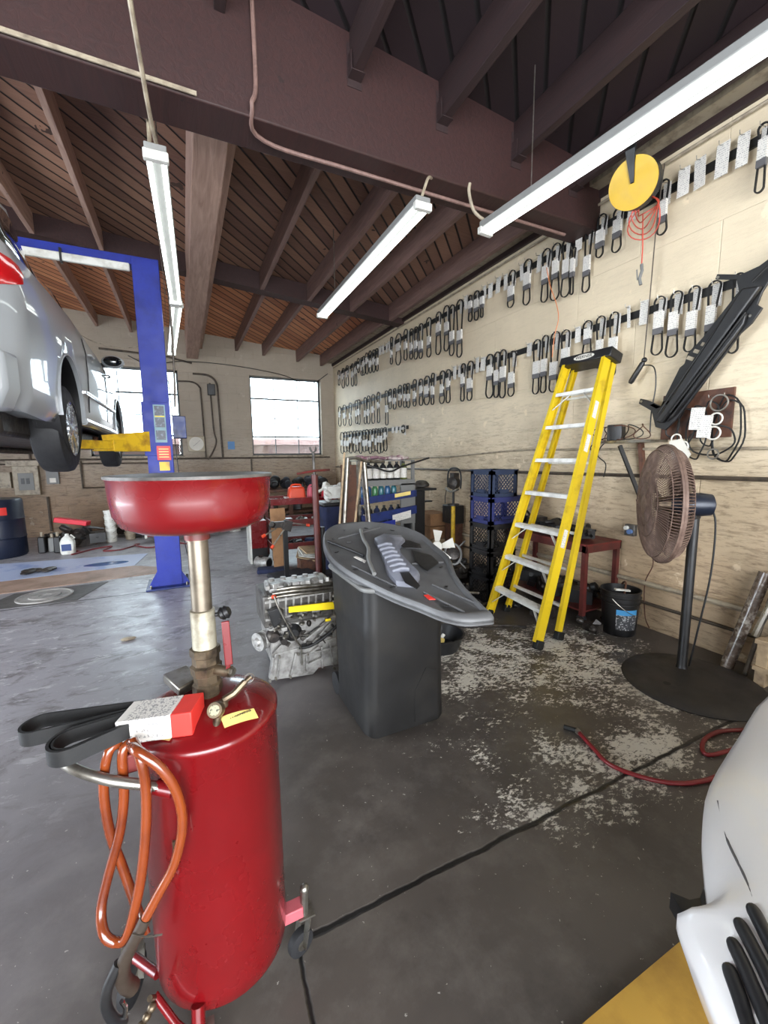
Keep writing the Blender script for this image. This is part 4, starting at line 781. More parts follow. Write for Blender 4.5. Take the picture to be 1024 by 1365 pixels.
# ================================================================ TWO-POST LIFT
lf = thing('vehicle_lift', 'blue two-post vehicle lift with yellow arms carrying the raised silver car', 'car lift', (-.24, 5.6, 0))
def post(xc, s_):
    m = MB(); m.bb((xc-.13*s_ if s_ > 0 else xc-.13, 5.46, .0), (xc+.13, 5.48, 3.66)); m.bb((xc-.13, 5.48, 0), (xc-.118, 5.7, 3.66)); m.bb((xc+.118, 5.48, 0), (xc+.13, 5.7, 3.66)); m.bb((xc-.13, 5.7, 0), (xc-.06, 5.71, 3.66)); m.bb((xc+.06, 5.7, 0), (xc+.13, 5.71, 3.66)); m.build('post', M['blue'], lf, bev=.004)
    m = MB(); m.bb((xc-.25, 5.35, 0), (xc+.22, 5.85, .018)); m.build('base_plate', M['blue_dark'], lf)
    for dx in (-.19, .17): MB().prism([(xc+dx*.68, 5.47, .018), (xc+dx*.68+(.1 if dx > 0 else -.1), 5.47, .018), (xc+dx*.68, 5.47, .2)], (0, .012, 0)).build('gusset', M['blue'], lf)
    for dx, dy in ((-.2, 5.4), (.18, 5.4), (.18, 5.8), (-.2, 5.8)): MB().cyl((xc+dx, dy, .018), (xc+dx, dy, .05), .013, n=6).build('anchor_bolt', M['steel'], lf)
post(-.24, 1); post(-3.1, 1)
m = MB(); m.bb((-3.23, 5.5, 3.60), (-.11, 5.68, 3.69)); m.build('crossbar', M['blue'], lf, bev=.004)
MB().bb((-2.9, 5.47, 3.52), (-.39, 5.51, 3.60)).build('crossbar_pad', M['white'], lf, bev=.01)
MB().bb((-1.0, 5.465, 3.5), (-.98, 5.515, 3.64)).build('pad_strap', M['black'], lf)
for sx, xc in ((-1, -.24), (1, -3.1)):
    o = MB(); o.bb((xc-.14, 5.44, 1.55), (xc+.135, 5.46, 2.15)); o.bb((xc-.15, 5.44, 1.55), (xc-.13, 5.66, 2.15)); o.build('carriage', M['blue'], lf, bev=.003)
    for ya in (5.0, 6.2):
        p = Vector((xc+sx*.12, 5.56, 1.66)); q = Vector((xc+sx*.72, ya-.15 if ya < 5.5 else ya, 1.66))
        a = MB().bar(p, p+(q-p)*.55, .13, .11).build('arm_outer', M['yellow_lift'], lf, bev=.005)
        MB().bar(p+(q-p)*.45, q, .105, .085).build('arm_inner', M['yellow_lift'], lf, bev=.005)
        MB().lath([(.06, 0), (.06, .6), (.03, .6), (.03, 1)], q+Vector((0, 0, -.03)), q+Vector((0, 0, .13)), 18).build('lifting_pad', M['rust'], lf)
MB().prism([(-.33, 5.435, 1.6), (-.72, 5.1, 1.6), (-.74, 5.12, 1.76), (-.45, 5.3, 1.80), (-.33, 5.435, 1.82)], (0, .05, 0)).build('arm_gusset', M['yellow_lift'], lf)
MB().bb((-.09, 5.42, 1.75), (.05, 5.58, 2.0)).build('lock_box', M['blue_dark'], lf, bev=.006)
mm_ = mat('dark_chart', (36, 44, 60), .4, 0, (90, 100, 120), 40, (.55, .6))
MB().bb((-.275, 5.432, 1.70), (-.155, 5.4395, 2.12)).build('chart_frame', mat('pale_green_frame', (120, 150, 160), .5), lf)
for z in (1.73, 1.87, 2.0): MB().bb((-.263, 5.428, z), (-.167, 5.433, z+.105)).build('instruction_card', mm_, lf)
MB().bb((-.263, 5.4265, 1.985), (-.167, 5.4325, 1.995)).build('yellow_stripe', M['yellow_bright'], lf)
MB().bb((-.27, 5.43, 1.50), (-.13, 5.438, 1.66)).build('red_warning_sign', M['red_label'], lf)
for z in (1.62, 1.59, 1.56, 1.53): MB().bb((-.25, 5.427, z), (-.15, 5.4305, z+.01)).build('sign_line', M['label_y'], lf)
MB().bb((-.255, 5.455, 1.38), (-.15, 5.46, 1.48)).build('yellow_sticker', M['yellow_lift'], lf)
MB().tube([(-.1, 5.46, 2.4), (-.06, 5.42, 1.2), (-.05, 5.42, .5), (.02, 5.5, .12), (-.02, 5.6, .03)], .006, 6, smooth=6).build('release_cable', M['black'], lf)
MB().tube([(-.06, 5.5, 3.66), (-.03, 5.42, 3.3), (-.03, 5.42, 2.6), (-.05, 5.44, 2.1)], .012, 7, smooth=5).build('hydraulic_hose', M['pipe_dark'], lf)
# ================================================================ RAISED CAR
car = thing('car', 'silver white sedan raised high on the blue lift', 'car', (-1.68, 5.4, 1.42))
XC = -1.68
ST = [(3.0, .60, 2.02, 2.64, 2.72, .5), (3.06, .80, 1.90, 2.72, 2.82, .58), (3.22, .875, 1.80, 2.75, 3.08, .76), (3.6, .90, 1.77, 2.74, 3.13, .77), (4.0, .905, 1.79, 2.74, 3.0, .74), (4.6, .91, 1.82, 2.74, 3.12, .64), (5.3, .91, 1.83, 2.70, 3.2, .62), (6.0, .905, 1.83, 2.67, 3.12, .6), (6.45, .90, 1.82, 2.64, 2.85, .6), (6.9, .895, 1.80, 2.6, 2.66, .6), (7.5, .85, 1.80, 2.5, 2.54, .5), (7.8, .70, 1.86, 2.38, 2.4, .4)]
def sec(y, hw, zb, zs, zr, rw):
    H = zs-zb; h = [(0, zb+.02), (hw-.16, zb+.02), (hw-.05, zb), (hw-.005, zb+.07), (hw+.0, zb+.25*H), (hw+.012, zb+.5*H), (hw+.008, zb+.72*H), (hw-.012, zb+.88*H), (hw-.05, zs), (hw-.11, zs+.015), ((hw-.11)*.45+rw*.55, zs+.5*(zr-zs)), (rw, zr-.05), (rw*.75, zr), (0, zr+.012)]
    r = [Vector((XC+x, y, z)) for x, z in h]+[Vector((XC-x, y, z)) for x, z in h[-2:0:-1]]; return r
def interp(y):
    for i in range(len(ST)-1):
        if ST[i][0] <= y <= ST[i+1][0]:
            t_ = (y-ST[i][0])/(ST[i+1][0]-ST[i][0]); return [a+(b_-a)*t_ for a, b_ in zip(ST[i], ST[i+1])]
ys = [3.0, 3.03, 3.06, 3.13, 3.22]+[3.3+.1*k for k in range(45)]+[7.8]
body = MB().loft([sec(*interp(min(y, 7.8))) for y in ys]); 
bo = body.build('body', M['carw'], car, ang=45)
cut = MB()
for y in (4.15, 6.85):
    for x0 in (-.6, -2.76): cut.lath([(.395, 0), (.395, 1)], (x0, y, 1.93), (x0-(.33 if x0 > -1 else -.33), y, 1.93), 40)
co = cut.build('cutter', M['black'], None); co.location = (0, 0, 0)
bo.parent = None; bo.location = car.location
q = bo.modifiers.new('b', 'BOOLEAN'); q.object = co; q.operation = 'DIFFERENCE'; q.solver = 'EXACT'
bpy.context.view_layer.update(); me = bpy.data.meshes.new_from_object(bo.evaluated_get(bpy.context.evaluated_depsgraph_get())); bo.modifiers.clear(); bo.data = me; bpy.data.objects.remove(co)
bo.location = (0, 0, 0); bo.parent = car
for y in (4.15, 6.85):
    for x0, s_ in ((-.93, -1), (-2.43, 1)):
        m = MB(); m.lath([(.392, 0), (.392, 1)], (x0+.0*s_, y, 1.93), (x0+.02*s_, y, 1.93), 30); m.build('wheel_liner', M['black'], car); MB().lath([(.391, 0), (.391, 1)], (x0+(.14 if s_ < 0 else -.14), y, 1.93), (x0, y, 1.93), 36, False).build('arch_liner', M['black'], car)
        MB().ribbon([(x0-.1*s_*0+(.155 if s_ < 0 else -.155)/1, y+.395*cos(a), 1.93+.395*sin(a)) for a in [pi*(-.08+1.16*k/24) for k in range(25)]], (1, 0, 0), .03, .012, closed=False).build('arch_lip', M['carw'], car)
def wheel(x, y, z, s_):
    # s_ = +1: outer face towards +X
    ax = Vector((s_, 0, 0)); c = Vector((x, y, z))
    w_ = MB().lath([(.215, -.0), (.235, .01), (.30, .012), (.33, .03), (.34, .06), (.34, .17), (.33, .2), (.3, .215), (.23, .215), (.22, .2)], c, c-ax, 48, False).build('tyre', M['rubber'], car)
    m = MB(); m.lath([(.228, .012), (.222, .008), (.21, .02), (.205, .12), (.2, .19)], c, c-ax, 40, False); m.build('wheel_rim', M['rim'], w_)
    m = MB(); m.lath([(.0, .0), (.03, .004), (.06, .015), (.065, .05)], c, c-ax, 20)
    for k in range(7):
        for e_ in (-.08, .08):
            a = 2*pi*k/7+e_; b_ = 2*pi*k/7+e_*1.9; m.bar(c-ax*.025+Vector((0, cos(a), sin(a)))*.05, c-ax*.018+Vector((0, cos(b_), sin(b_)))*.214, .02, .022, ax)
    m.build('spokes', M['rim'], w_); m = MB(); m.lath([(.15, .1), (.15, .12)], c, c-ax, 24); m.build('brake_disc', M['steel'], w_)
for y in (4.15, 6.85): wheel(-.785, y, 1.755, 1); wheel(-2.575, y, 1.755, -1)
def side(poly, th, nm, mt, s_=1):   # flat patch slightly proud of the body side; poly in (y, z, x offset from centre)
    return MB().prism([(XC+s_*x, y, z) for y, z, x in poly], (s_*th, 0, 0)).build(nm, mt, car)
for s_ in (1, -1):
    def gx(y, k): q_ = interp(y); return (q_[1]-.11)*(1-k)+q_[5]*k+.006
    def gz(y, k): q_ = interp(y); return q_[3]+.015+(q_[4]-.05-q_[3]-.015)*k
    for y0, y1 in ((3.35, 3.95), (4.02, 5.15), (5.22, 6.3)):
        m = MB(); n = 6; vs = []; fs = []
        for i in range(n+1):
            y = y0+(y1-y0)*i/n; top = .9 if y < 6.0 else .9-(y-6.0)*1.2
            if y0 < 3.5: top = .9
            for k in (.08, .5, top if top > .5 else .51): vs.append((XC+s_*gx(y, k), y, gz(y, k)))
        for i in range(n):
            for j in range(2): a = i*3+j; fs.append((a, a+1, a+4, a+3))
        m.add(vs, fs); m.build('rear_quarter_window' if y0 < 3.5 else 'side_window', M['glassd'], car, solid=.006)
    for y in (4.82, 5.9): MB().tube([(XC+s_*(interp(y)[1]+o_), y+dy, z) for o_, z, dy in ((-.002, 1.95, 0), (.008, 2.15, 0), (.014, 2.3, 0), (.010, 2.5, .01), (-.01, 2.62, .01))], .004, 5).build('door_gap', M['black'], car)
    MB().tube([(XC+s_*(interp(y)[1]+.018), y, 2.12+.01*sin(y)) for y in (4.62, 4.9, 5.4, 6.0, 6.42)], .014, 8).build('side_moulding', M['chrome'], car)
    for y in (4.95, 6.0)[:2]: MB().tube([(XC+s_*(.912), y, 2.5), (XC+s_*.94, y+.03, 2.505), (XC+s_*.94, y+.15, 2.505), (XC+s_*.91, y+.18, 2.5)], .011, 8).build('door_handle', M['carw'], car)
    MB().tube([(XC+s_*.9, y, 1.85) for y in (4.56, 5.2, 6.43)], .035, 8).build('sill_trim', M['carw'], car)
    o = MB(); o.ball((XC+s_*.985, 6.12, 2.68), (.12, .075, .075), 16, 10); o = o.build('side_mirror', M['carw'], car); MB().ball((XC+s_*.985, 6.085, 2.68), (.1, .045, .06), 14, 8).build('mirror_glass', M['glassd'], o); MB().bar((XC+s_*.86, 6.15, 2.64), (XC+s_*.93, 6.13, 2.67), .05, .03).build('mirror_arm', M['black'], o)
    m = MB(); rg = []
    for y in (3.02, 3.06, 3.12, 3.2, 3.28):
        q_ = interp(y); k_2 = (y-3.02)/.26; zt = 2.66-.02*k_2; zb_ = 2.44+.1*k_2; hw = q_[1]; rg.append([Vector((XC+s_*(hw+.012), y, zb_)), Vector((XC+s_*(hw+.018), y, (zt+zb_)/2)), Vector((XC+s_*(hw+.0), y, zt)), Vector((XC+s_*(hw-.1), y, zt)), Vector((XC+s_*(hw-.1), y, zb_))])
    m.loft(rg); m.build('tail_light', M['lens'], car)
MB().prism([(XC-.62, 3.1, 2.8), (XC+.62, 3.1, 2.8), (XC+.6, 3.5, 3.03), (XC-.6, 3.5, 3.03)], (0, -.02, .02)).build('rear_window', M['glassd'], car)
MB().bb((XC-.3, 2.985, 2.2), (XC+.3, 2.998, 2.36)).build('number_plate_panel', M['black'], car)
MB().loft([[Vector((XC+x*k, y, z)) for x, z in ((-.82, 1.78), (.82, 1.78), (.87, 1.9), (.87, 2.1), (-.87, 2.1), (-.87, 1.9))] for y, k in ((2.93, .9), (2.97, .97), (3.12, 1.0))]).build('rear_bumper', M['carw'], car, bev=.02)
MB().bb((XC-.7, 3.3, 1.66), (XC+.7, 7.4, 1.82)).build('underbody', M['greasy'], car, bev=.03)
MB().tube([(XC+.35, 3.05, 1.75), (XC+.35, 3.5, 1.66), (XC+.1, 4.2, 1.62), (XC, 6.5, 1.62)], .035, 10, smooth=4).build('exhaust_pipe', M['greasy'], car)
MB().lath([(.1, 0), (.11, .1), (.11, .9), (.1, 1)], (XC+.1, 3.35, 1.68), (XC+.6, 3.35, 1.68), 16).build('muffler', M['greasy'], car)
for y in (4.15, 6.85): MB().bar((XC-.8, y, 1.75), (XC+.8, y, 1.75), .07, .06).build('axle_beam', M['greasy'], car, bev=.01)
# ================================================================ WHITE CAR NOSE (bottom right)
wc = thing('car', 'white car front end with black grille bars in the bottom right corner', 'car', (1.6, -.3, 0))
ed = [(2.05, .60, .66), (1.87, .68, .62), (1.54, .62, .6), (1.24, .55, .6), (1.08, .485, .6), (.97, .425, .6), (.905, .385, .6), (.868, .372, .6), (.85, .385, .595), (.83, .40, .59), (.80, .375, .59), (.762, .33, .6), (.725, .285, .6), (.70, .235, .6), (.68, .16, .6), (.66, .05, .6), (.65, -.1, .6), (.66, -.4, .6)]
ex = spline([Vector(p) for p in ed], 3)
rg = []; Dv = Vector((.80, -.6, 0))
def smooth_edge(i):
    a_ = max(0, i-15); b_2 = min(len(ex), i+16); h_ = min(i-a_, b_2-1-i); q_ = ex[i-h_:i+h_+1]; return sum(q_, Vector((0, 0, 0)))/len(q_)
for i, p in enumerate(ex):
    f_ = i/(len(ex)-1); D_ = Vector((.35+.55*f_, -.95+.8*f_, 0)).normalized()
    row = []
    for a, z in ((.16, -.42), (.07, -.28), (.025, -.12), (.0, -.02), (.0, .0), (.012, .02), (.05, .052), (.13, .09), (.28, .135), (.5, .18), (.8, .22), (1.15, .25)): row.append(p.lerp(smooth_edge(i), min(1, max(0, (a-.0)/.09)))+D_*a+Vector((0, 0, z)))
    rg.append(row)
MB().loft(rg, closed=False, cap=False).build('bumper_skin', M['carw2'], wc, ang=60, solid=.004)
vt = []
MB().bb((1.15, -1.4, .25), (2.6, .2, .6)).build('chassis', M['black'], wc, bev=.05)
MB().prism([(.905, .455, .545), (.885, .42, .545), (.90, .39, .57), (.93, .38, .57), (.975, .40, .57), (.975, .425, .56), (.945, .418, .55), (.92, .425, .55)], (0, 0, -.04)).build('lamp_recess', M['black'], wc)
for x, y in ((1.35, .15), (2.3, .1)): 
    t_ = MB().lath([(.2, -.1), (.3, -.1), (.32, -.06), (.32, .06), (.3, .1), (.2, .1)], (x, y-.6, .339), (x+1, y-.6, .339), 30).build('tyre', M['rubber'], wc)
from mathutils.bvhtree import BVHTree
sk = MB().loft(rg, closed=False, cap=False); bv = BVHTree.FromPolygons(sk.v, sk.f)
def onskin(x, y, dz=.0):
    h = bv.ray_cast(Vector((x, y, 2)), Vector((0, 0, -1)))[0]; return Vector((x, y, (h.z if h else .66)+dz))
for a, b_ in (((.900, .318), (.80, .215)), ((.862, .320), (.752, .195)), ((.824, .312), (.712, .187)), ((.784, .298), (.68, .19))):
    q_ = [onskin(a[0]+(b_[0]-a[0])*t_, a[1]+(b_[1]-a[1])*t_, .001) for t_ in (0, .1, .3, .6, 1.0)]
    MB().tube(spline(q_, 4), [.006, .009, .0105, .0115, .012, .012, .012, .012, .012, .012, .012, .012, .012, .012, .012, .012, .012], 12).build('grille_bar', M['black'], wc)
MB().tube(spline([onskin(x, y, .0) for x, y in ((1.17, .50), (1.06, .43), (.95, .345), (.86, .278), (.78, .2))], 6), .003, 6).build('shut_line', M['greyband'], wc)

# yellow painted steel ramp plate
one(MB().bb((.62, -.6, 0), (2.3, .605, .018)), 'ramp_plate', mat('worn_yellow_plate', (186, 146, 62), .45, 0, (150, 112, 48), 4), 'yellow painted plate on the floor under the white car', 'floor plate')
# red air hose on the floor
ah = thing('air_hose', 'dark red air hose with black end snaking over the floor by the white car', 'hose', (2.1, 1.1, 0))
MB().tube([(1.84, 1.44, .012), (1.80, 1.32, .012), (1.77, 1.2, .012), (1.83, 1.08, .012), (1.93, .99, .012), (2.07, .94, .012), (2.25, .92, .012), (2.5, .9, .012), (2.62, .92, .03), (2.45, .97, .03), (2.28, 1.02, .012), (2.28, 1.06, .012), (2.38, 1.10, .012), (2.52, 1.10, .012), (2.68, 1.04, .012), (2.85, .98, .012), (3.0, .85, .012), (3.08, .5, .012)], .0105, 10, smooth=6).build('hose', M['redhose'], ah)
m = MB(); m.cyl((1.84, 1.44, .014), (1.80, 1.50, .014), .013); m.build('end_grip', M['blackr'], ah); MB().cyl((1.837, 1.445, .014), (1.832, 1.425, .014), .015).build('coupling', M['steel'], ah)
# ================================================================ THINGS ON / BY THE RIGHT WALL
us = thing('radiator_support', 'long black car panel with brackets leaning on belts high on the wall', 'car part', (WX-.1, 1.8, 1.69))
und = [(2.13, 1.72), (2.17, 1.85), (2.28, 1.92), (2.27, 1.96), (2.21, 1.94), (2.1, 1.88), (2.07, 1.95), (1.98, 2.15), (1.95, 2.17), (1.93, 2.24), (1.84, 2.33), (1.64, 2.58), (1.66, 2.66), (1.79, 2.71), (1.78, 2.74), (1.64, 2.685), (1.54, 2.7), (1.46, 2.74), (1.30, 2.84), (1.28, 2.74), (1.45, 2.64), (1.51, 2.53), (1.53, 2.46), (1.50, 2.43), (1.55, 2.35), (1.61, 2.3), (1.84, 1.96), (1.98, 1.76), (2.05, 1.69)]
MB().prism([(WX-.13, y, z) for y, z in und], (.02, 0, 0)).build('panel', M['black'], us, bev=.004)
MB().prism([(WX-.131, 2.10, 1.76), (WX-.131, 2.06, 1.74), (WX-.131, 1.50, 2.56), (WX-.131, 1.60, 2.58)], (-.05, 0, .0)).build('raised_channel', M['black'], us, bev=.012)
MB().prism([(WX-.131, 2.03, 1.75), (WX-.131, 1.97, 1.80), (WX-.131, 1.58, 2.35), (WX-.131, 1.57, 2.42)], (-.035, 0, .0)).build('side_flange', M['black'], us, bev=.008)
for (y0, z0_), (y1, z1_) in (((2.09, 1.82), (1.6, 2.56)), ((2.0, 1.82), (1.57, 2.42)), ((1.55, 2.6), (1.33, 2.79))): MB().tube([(WX-.17, y0, z0_), (WX-.17, y1, z1_)], .008, 6).build('stiffener', M['bin'], us)
for y, z in ((2.255, 1.935), (1.77, 2.715), (1.62, 2.45), (1.9, 2.02), (1.56, 2.4)): MB().lath([(.009, 0), (.009, 1)], (WX-.13, y, z), (WX-.137, y, z), 10).build('rivet', M['steel'], us)
for y, z, w_ in ((1.86, 2.24, .045), (1.9, 2.2, .05), (1.82, 2.28, .03)): MB().box((WX-.14, y, z), (.012, w_, .025), (.5, 0, 0)).build('torn_tape', M['pipe'], us)
bd = thing('peg_board', 'small rusty brown board on the wall crowded with cords and gaskets', 'board', (WX, 1.9, 1.45))
MB().bb((WX-.02, 1.66, 1.62), (WX, 2.15, 1.97)).build('board', M['rust'], bd, bev=.003)
for y in (1.7, 1.8, 1.95, 2.1): MB().tube([(WX-.02, y, 1.92), (WX-.06, y, 1.91), (WX-.065, y, 1.93)], .003, 5).build('hook', M['steel'], bd)
cr = random.Random(11)
for k, (y, z, ry, rz_) in enumerate(((1.68, 1.68, .09, .26), (1.66, 1.66, .10, .24), (1.78, 1.72, .06, .18), (1.86, 1.66, .07, .22), (1.93, 1.70, .06, .16), (1.75, 1.6, .15, .12), (2.02, 1.74, .05, .12))):
    lab = ['outermost black hose loop hanging off the right of the brown board', 'second black hose loop hanging right of the brown board', 'slim dark loop hanging at the right centre of the brown board', 'long dark loop in the middle of the brown board', 'dark loop at the left of the brown board', 'wide dark loop sagging lowest under the brown board', 'small dark loop hanging leftmost on the brown board'][k]
    one(MB().tube([(WX-.045-.008*k+.01*sin(3*a), y+ry*cos(a)+.006*sin(5*a), z-.0+rz_*.9*sin(a)) for a in [2*pi*i/30 for i in range(30)]], .006, 6, closed=True), 'hose_loop', M['blackr'], lab, 'hose')
for k, (y, z, r, mt_) in enumerate(((1.71, 1.86, .055, 'steel'), (1.72, 1.75, .04, 'paper'), (1.73, 1.65, .045, 'paper'), (1.98, 1.62, .035, 'paper'), (1.93, 1.56, .04, 'paper'), (1.72, 1.50, .035, 'steel'))):
    lab = ['large steel clamp ring at the top right of the brown board', 'white gasket ring hanging at the right of the brown board, upper one', 'white gasket ring hanging at the right of the brown board, lower one', 'small white gasket at the lower left of the brown board, upper one', 'small white gasket at the lower left of the brown board, lower one', 'small wire ring dangling below the brown board'][k]
    one(MB().tube([(WX-.10, y+r*cos(a), z+r*sin(a)) for a in [2*pi*i/24 for i in range(24)]], .006, 6, closed=True), 'gasket_ring', M[mt_], lab, 'gasket')
for y, z, lb in ((1.84, 1.76, 'large white boxed part label hanging in front of the brown board'), (1.79, 1.70, 'smaller white boxed part label partly behind the large one on the board')): one(MB().box((WX-.11+(.0 if y > 1.8 else .012), y, z), (.02, .085, .16), (.06, 0, 0)), 'part_box', M['label'], lb, 'box')
one(MB().prism([(WX-.12, 2.02, 1.6), (WX-.12, 1.93, 1.62), (WX-.12, 1.86, 1.5), (WX-.12, 1.9, 1.43), (WX-.12, 1.99, 1.47)], (.012, 0, 0)), 'gasket_packet', M['paper'], 'white packet of gaskets hanging at the lower left of the brown board', 'packet')
# bracket shelf left of the fan
sh = thing('wall_bracket', 'black metal wall bracket holding a tangle of cords left of the fan', 'bracket', (WX, 2.35, 1.3))
MB().bar((WX-.02, 2.31, 1.62), (WX-.02, 2.24, 1.12), .03, .05, (1, 0, 0)).build('upright', M['rust'], sh); MB().bar((WX-.22, 2.36, 1.58), (WX-.03, 2.28, 1.14), .02, .03).build('strut', M['black'], sh)
MB().bb((WX-.3, 2.1, 1.60), (WX, 2.5, 1.62)).build('shelf', M['steel'], sh)
cr = random.Random(5)
for k in range(5):
    y, z = 2.22+.09*k, 1.66; pts = [(WX-.15+.05*sin(2*a+k), y+(.05+.02*(k % 3))*cos(a), z+.03+.06*sin(a)) for a in [2*pi*i/26*1.0 for i in range(26)]]
    one(MB().tube(pts, .0045, 5, closed=True), 'cord_coil', M['blackr' if k % 2 else 'rust'], ['dark coil of cord nearest the fan on the wall bracket', 'black coil of cord second from the fan on the bracket', 'brown coil of cord in the middle of the bracket', 'black coil of cord second from the ladder on the bracket', 'brown coil of cord nearest the ladder on the bracket'][k], 'cord coil')
one(MB().box((WX-.15, 2.45, 1.69), (.10, .12, .14), (0, 0, .3)), 'power_adapter', M['black'], 'black power adapter block on the wall bracket beside the ladder', 'adapter', bev=.008)
for k, pts in enumerate(([(WX-.1, 2.5, 1.63), (WX-.08, 2.62, 1.6), (WX-.07, 2.68, 1.5), (WX-.06, 2.6, 1.42), (WX-.05, 2.62, 1.3)], [(WX-.12, 2.45, 1.63), (WX-.1, 2.6, 1.65), (WX-.08, 2.75, 1.58), (WX-.06, 2.72, 1.5)])): one(MB().tube(pts, .005, 6, smooth=6), 'loose_cord', M['blackr'], ['black cord hanging down the wall between ladder and bracket', 'short black cord reaching from the bracket towards the ladder'][k], 'cord')
one(MB().tube([(WX-.06, 2.29, .0+1.12), (WX-.04, 2.2, .8), (WX-.04, 2.12, .6), (WX-.035, 2.18, .4), (WX-.035, 2.16, .12), (WX-.06, 2.1, .03)], .005, 6, smooth=6), 'loose_cord', M['rust'], 'thin dark cord hanging down the wall behind the lower left of the fan', 'cord')
# socket
so = thing('wall_socket', 'small metal wall socket with white and blue plugs between table and fan', 'socket', (WX, 2.34, .8))
MB().bb((WX-.045, 2.30, .79), (WX, 2.39, .89)).build('box', M['castdark'], so, bev=.004); MB().cyl((WX-.045, 2.33, .83), (WX-.075, 2.33, .83), .02).build('plug', mat('blue_plug', (90, 120, 170), .5), so); MB().cyl((WX-.045, 2.365, .86), (WX-.07, 2.365, .86), .018).build('plug', M['white'], so)
# cord reel hanging from the joist
rl = thing('cord_reel', 'yellow and black cord reel hanging from the ceiling by the belt wall', 'cord reel', (3.28, 2.3, 3.4))
rn = Vector((-.86, -.25, -.28)).normalized(); rc = Vector((3.27, 2.31, 3.56)); rx = rn.cross(Vector((0, 0, 1))).normalized(); ry_ = rx.cross(rn)
if ry_.z < 0: ry_ = -ry_
disc = []
for k in range(41):
    a = radians(100)+radians(340)*k/40; disc.append(rc+rn*.06+rx*.17*cos(a)+ry_*.17*sin(a))
disc.append(rc+rn*.06)
MB().prism(disc, rn*.012).build('front_disc', mat('reel_yellow', (204, 164, 22), .4), rl)
MB().lath([(.165, -.05), (.17, -.04), (.17, .055), (.165, .06)], rc, rc+rn, 40).build('drum', M['black'], rl)
m = MB(); m.prism([rc+rn*.073-rx*.012, rc+rn*.073+rx*.012, rc+rn*.073+rx*.04+ry_*.22, rc+rn*.073-rx*.03+ry_*.22], rn*.012); m.bar(rc+rn*.07+ry_*.2, rc+rn*.0+ry_*.27, .05, .03, rn); m.build('bracket', M['black'], rl, bev=.004)
m = MB(); m.bar(rc+ry_*.27-rn*.0, Vector((3.3, 2.3, 3.99)), .03, .03); m.ball(rc+ry_*.26, .035, 10, 6); m.build('hanger', M['black'], rl)
for k in range(5):
    cc = Vector((3.33, 2.26, 3.39-.012*k)); MB().tube([cc+Vector((.03*cos(a*2+k), (.075+.012*k)*cos(a), (.06+.02*k)*sin(a)-.01*k)) for a in [2*pi*i/24 for i in range(24)]], .0045, 5, closed=True).build('red_cord_loop', mat('red_cord', (186, 70, 52), .5), rl)
MB().tube([(3.33, 2.28, 3.35), (3.34, 2.27, 3.1), (3.34, 2.27, 2.98)], .005, 6).build('tail_cord', mat('red_cord', (186, 70, 52), .5), rl)
m = MB(); m.tube([(3.34, 2.27, 2.98), (3.335, 2.26, 2.93), (3.34, 2.28, 2.88), (3.345, 2.27, 2.83)], .012, 8); m.tube([(3.33, 2.30, 2.95), (3.33, 2.29, 2.87)], .005, 6); m.build('white_plug', M['greytrim'], rl)
dl = thing('inspection_lamp', 'black hand lamp dangling on a long thin cord from the ceiling', 'lamp', (3.46, 2.32, 2.05))
MB().tube([(3.46, 2.22, 3.7), (3.46, 2.25, 3.3), (3.47, 2.27, 2.8), (3.46, 2.28, 2.27)], .0048, 6, smooth=6).build('cord', M['pipe_dark'], dl)
m = MB(); m.lath([(.012, 0), (.02, .1), (.022, .9), (.015, 1)], (3.46, 2.28, 2.26), (3.45, 2.38, 2.10), 12); m.ball((3.46, 2.275, 2.27), .022, 8, 6); m.build('handle', M['black'], dl)
MB().tube([(3.46, 2.29, 2.23), (3.47, 2.2, 2.2), (3.48, 2.18, 2.05), (3.48, 2.2, 1.85), (3.48, 2.2, 1.68)], .005, 6, smooth=6).build('tail_cord', M['black'], dl)
one(MB().tube([(WX-.1, 3.36, 3.4), (WX-.1, 3.3, 3.2), (WX-.09, 3.22, 3.0), (WX-.1, 3.18, 2.85), (WX-.1, 3.22, 2.7), (WX-.09, 3.25, 2.5)], .004, 6, smooth=6), 'orange_cord', mat('orange_cord', (206, 120, 70), .5), 'thin orange cord hanging down through the belts above the ladder', 'cord')
# red steel bench with scrap
tb = thing('steel_bench', 'small rusty red steel bench against the wall behind the yellow ladder', 'bench', (3.3, 2.9, 0))
x0, x1, y0, y1, zt = 3.08, 3.53, 2.42, 3.45, .72
MB().bb((x0, y0, zt), (x1, y1, zt+.015)).build('top', M['red_old'], tb); m = MB(); m.bb((x0, y0, zt-.06), (x0+.012, y1, zt)); m.bb((x0, y0, zt-.06), (x1, y0+.012, zt)); m.bb((x1-.012, y0, zt-.06), (x1, y1, zt)); m.bb((x0, y1-.012, zt-.06), (x1, y1, zt)); m.build('apron', M['red_dark'], tb)
for x in (x0+.02, x1-.02):
    for y in (y0+.03, y1-.03): MB().bb((x-.02, y-.02, .09 if True else 0), (x+.02, y+.02, zt)).build('leg', M['red_dark'], tb)
MB().bb((x0+.02, y0+.02, .12), (x1-.02, y1-.02, .135)).build('lower_shelf', M['red_dark'], tb)
for x in (x0+.04, x1-.04):
    for y in (y0+.05, y1-.05): MB().cyl((x-.015, y, .045), (x+.015, y, .045), .045, n=18).build('caster', M['rubber'], tb)
